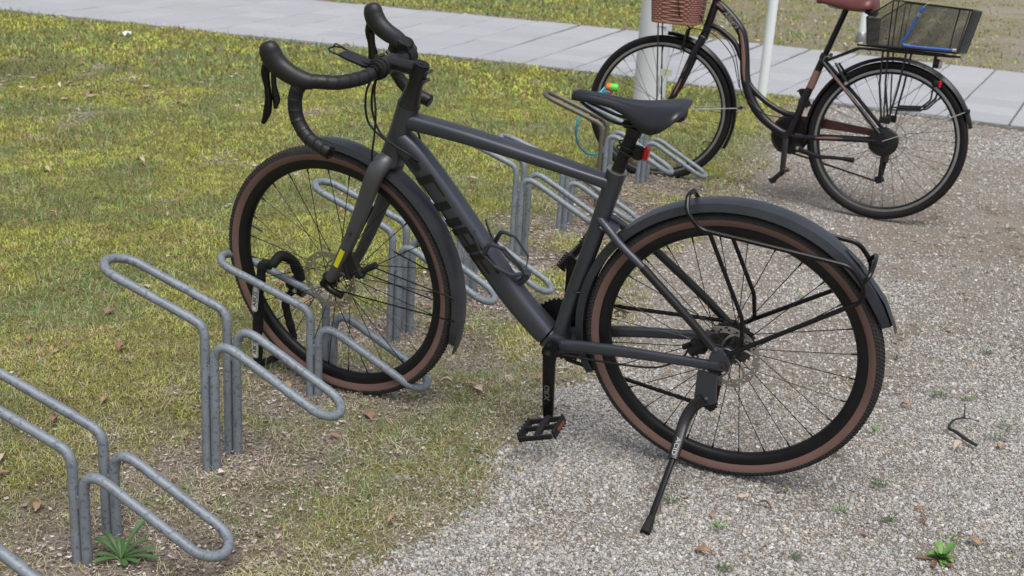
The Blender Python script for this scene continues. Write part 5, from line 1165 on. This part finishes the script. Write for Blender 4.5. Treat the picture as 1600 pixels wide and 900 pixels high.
for i, (x, y, lb) in enumerate(WL):
    b = MB(); n_ = random.randint(16, 30); sc = random.uniform(.8, 1.25)
    for k in range(n_): blade_leaf(b, random.uniform(0, 6.28), random.uniform(.008, .026)*sc, random.uniform(.0016, .004), random.uniform(.3, 1.4), random.uniform(.1, .5), o=V(random.gauss(0, .010)*sc, random.gauss(0, .007)*sc, 0), n=4)
    o = b.build('weed_tuft', (MW3, MW, MW2)[i % 3], recalc=False); o.location = (x, y, z_at(x, y)+.002); tag(o, lb, 'weed')
# black twig
tb = V(1.234, 3.06, .006)
b = MB(); b.tube([V(p)-tb for p in smooth([V(1.256, 2.955, .008), V(1.238, 2.985, .010), V(1.222, 3.020, .014), V(1.214, 3.055, .010), V(1.240, 3.095, .016), V(1.283, 3.130, .012)], 5)], [.0042, .0052, .0048, .004, .003, .0022], 8)
b.tube([V(p)-tb for p in smooth([V(1.280, 3.128, .012), V(1.293, 3.165, .018), V(1.302, 3.195, .024)], 4)], [.0028, .0016], 6); b.tube([V(p)-tb for p in (V(1.27, 3.122, .012), V(1.300, 3.125, .010), V(1.318, 3.112, .008))], [.002, .0012], 6)
o = b.build('twig', mat('dark_bark', (.020, .018, .017), .8, var=.3, vscale=60, bump=.6, bscale=250)); o.location = tb; tag(o, 'black forked twig lying on the gravel at the right', 'twig')
# honeycomb gravel grid showing through
hg = MB(); M_GRID = mat('honeycomb_grey', (.34, .32, .29), .8, var=.15, vscale=50); s_ = .0300; rr_ = random.Random(3); edges = set(); 
cells = [(q, r_) for q in range(-3, 4) for r_ in range(-3, 4) if abs(q+r_) < 4]
rt = .35
for q, r_ in cells:
    cx_ = s_*1.5*q; cy_ = s_*math.sqrt(3)*(r_+q/2)
    for k in range(6):
        a0, a1 = PI/3*k, PI/3*(k+1); e = tuple(sorted(((round(cx_+s_*math.cos(a0), 4), round(cy_+s_*math.sin(a0), 4)), (round(cx_+s_*math.cos(a1), 4), round(cy_+s_*math.sin(a1), 4)))))
        edges.add(e)
for (p0, p1) in sorted(edges):
    mid = math.hypot((p0[0]+p1[0])/2/.10, (p0[1]+p1[1])/2/.085)
    if mid > .72 or rr_.random() < .25: continue
    hg.tube([V(*p0, 0), V(*p1, 0)], (.0026, .0008), 4, up=(0, 0, 1))
o = hg.build('gravel_grid', M_GRID, flat=True); o.location = (.185, 2.455, -.0035); o.rotation_euler.z = rt; tag(o, 'pale honeycomb plastic grid showing through the gravel left of the kickstand foot', 'ground grid')
# white paper scrap in the lawn near the path
b = MB(); vs = []; fs = []
for i in range(7):
    for j in range(4): vs.append(V((i-3)*.014, (j-1.5)*.014+.006*math.sin(i*2.1), .02+.012*math.sin(i*1.7+j*2.2)+.008*math.cos(j*3.1+i)))
for i in range(6):
    for j in range(3): a = i*4+j; fs.append((a, a+1, a+5, a+4))
b.add(vs, fs); o = b.build('paper_scrap', mat('white_paper', (.80, .82, .84), .7), recalc=False); o.location = (-3.208, 9.80, z_at(-3.208, 9.80)+.01); tag(o, 'crumpled white paper scrap in the lawn near the path', 'litter')
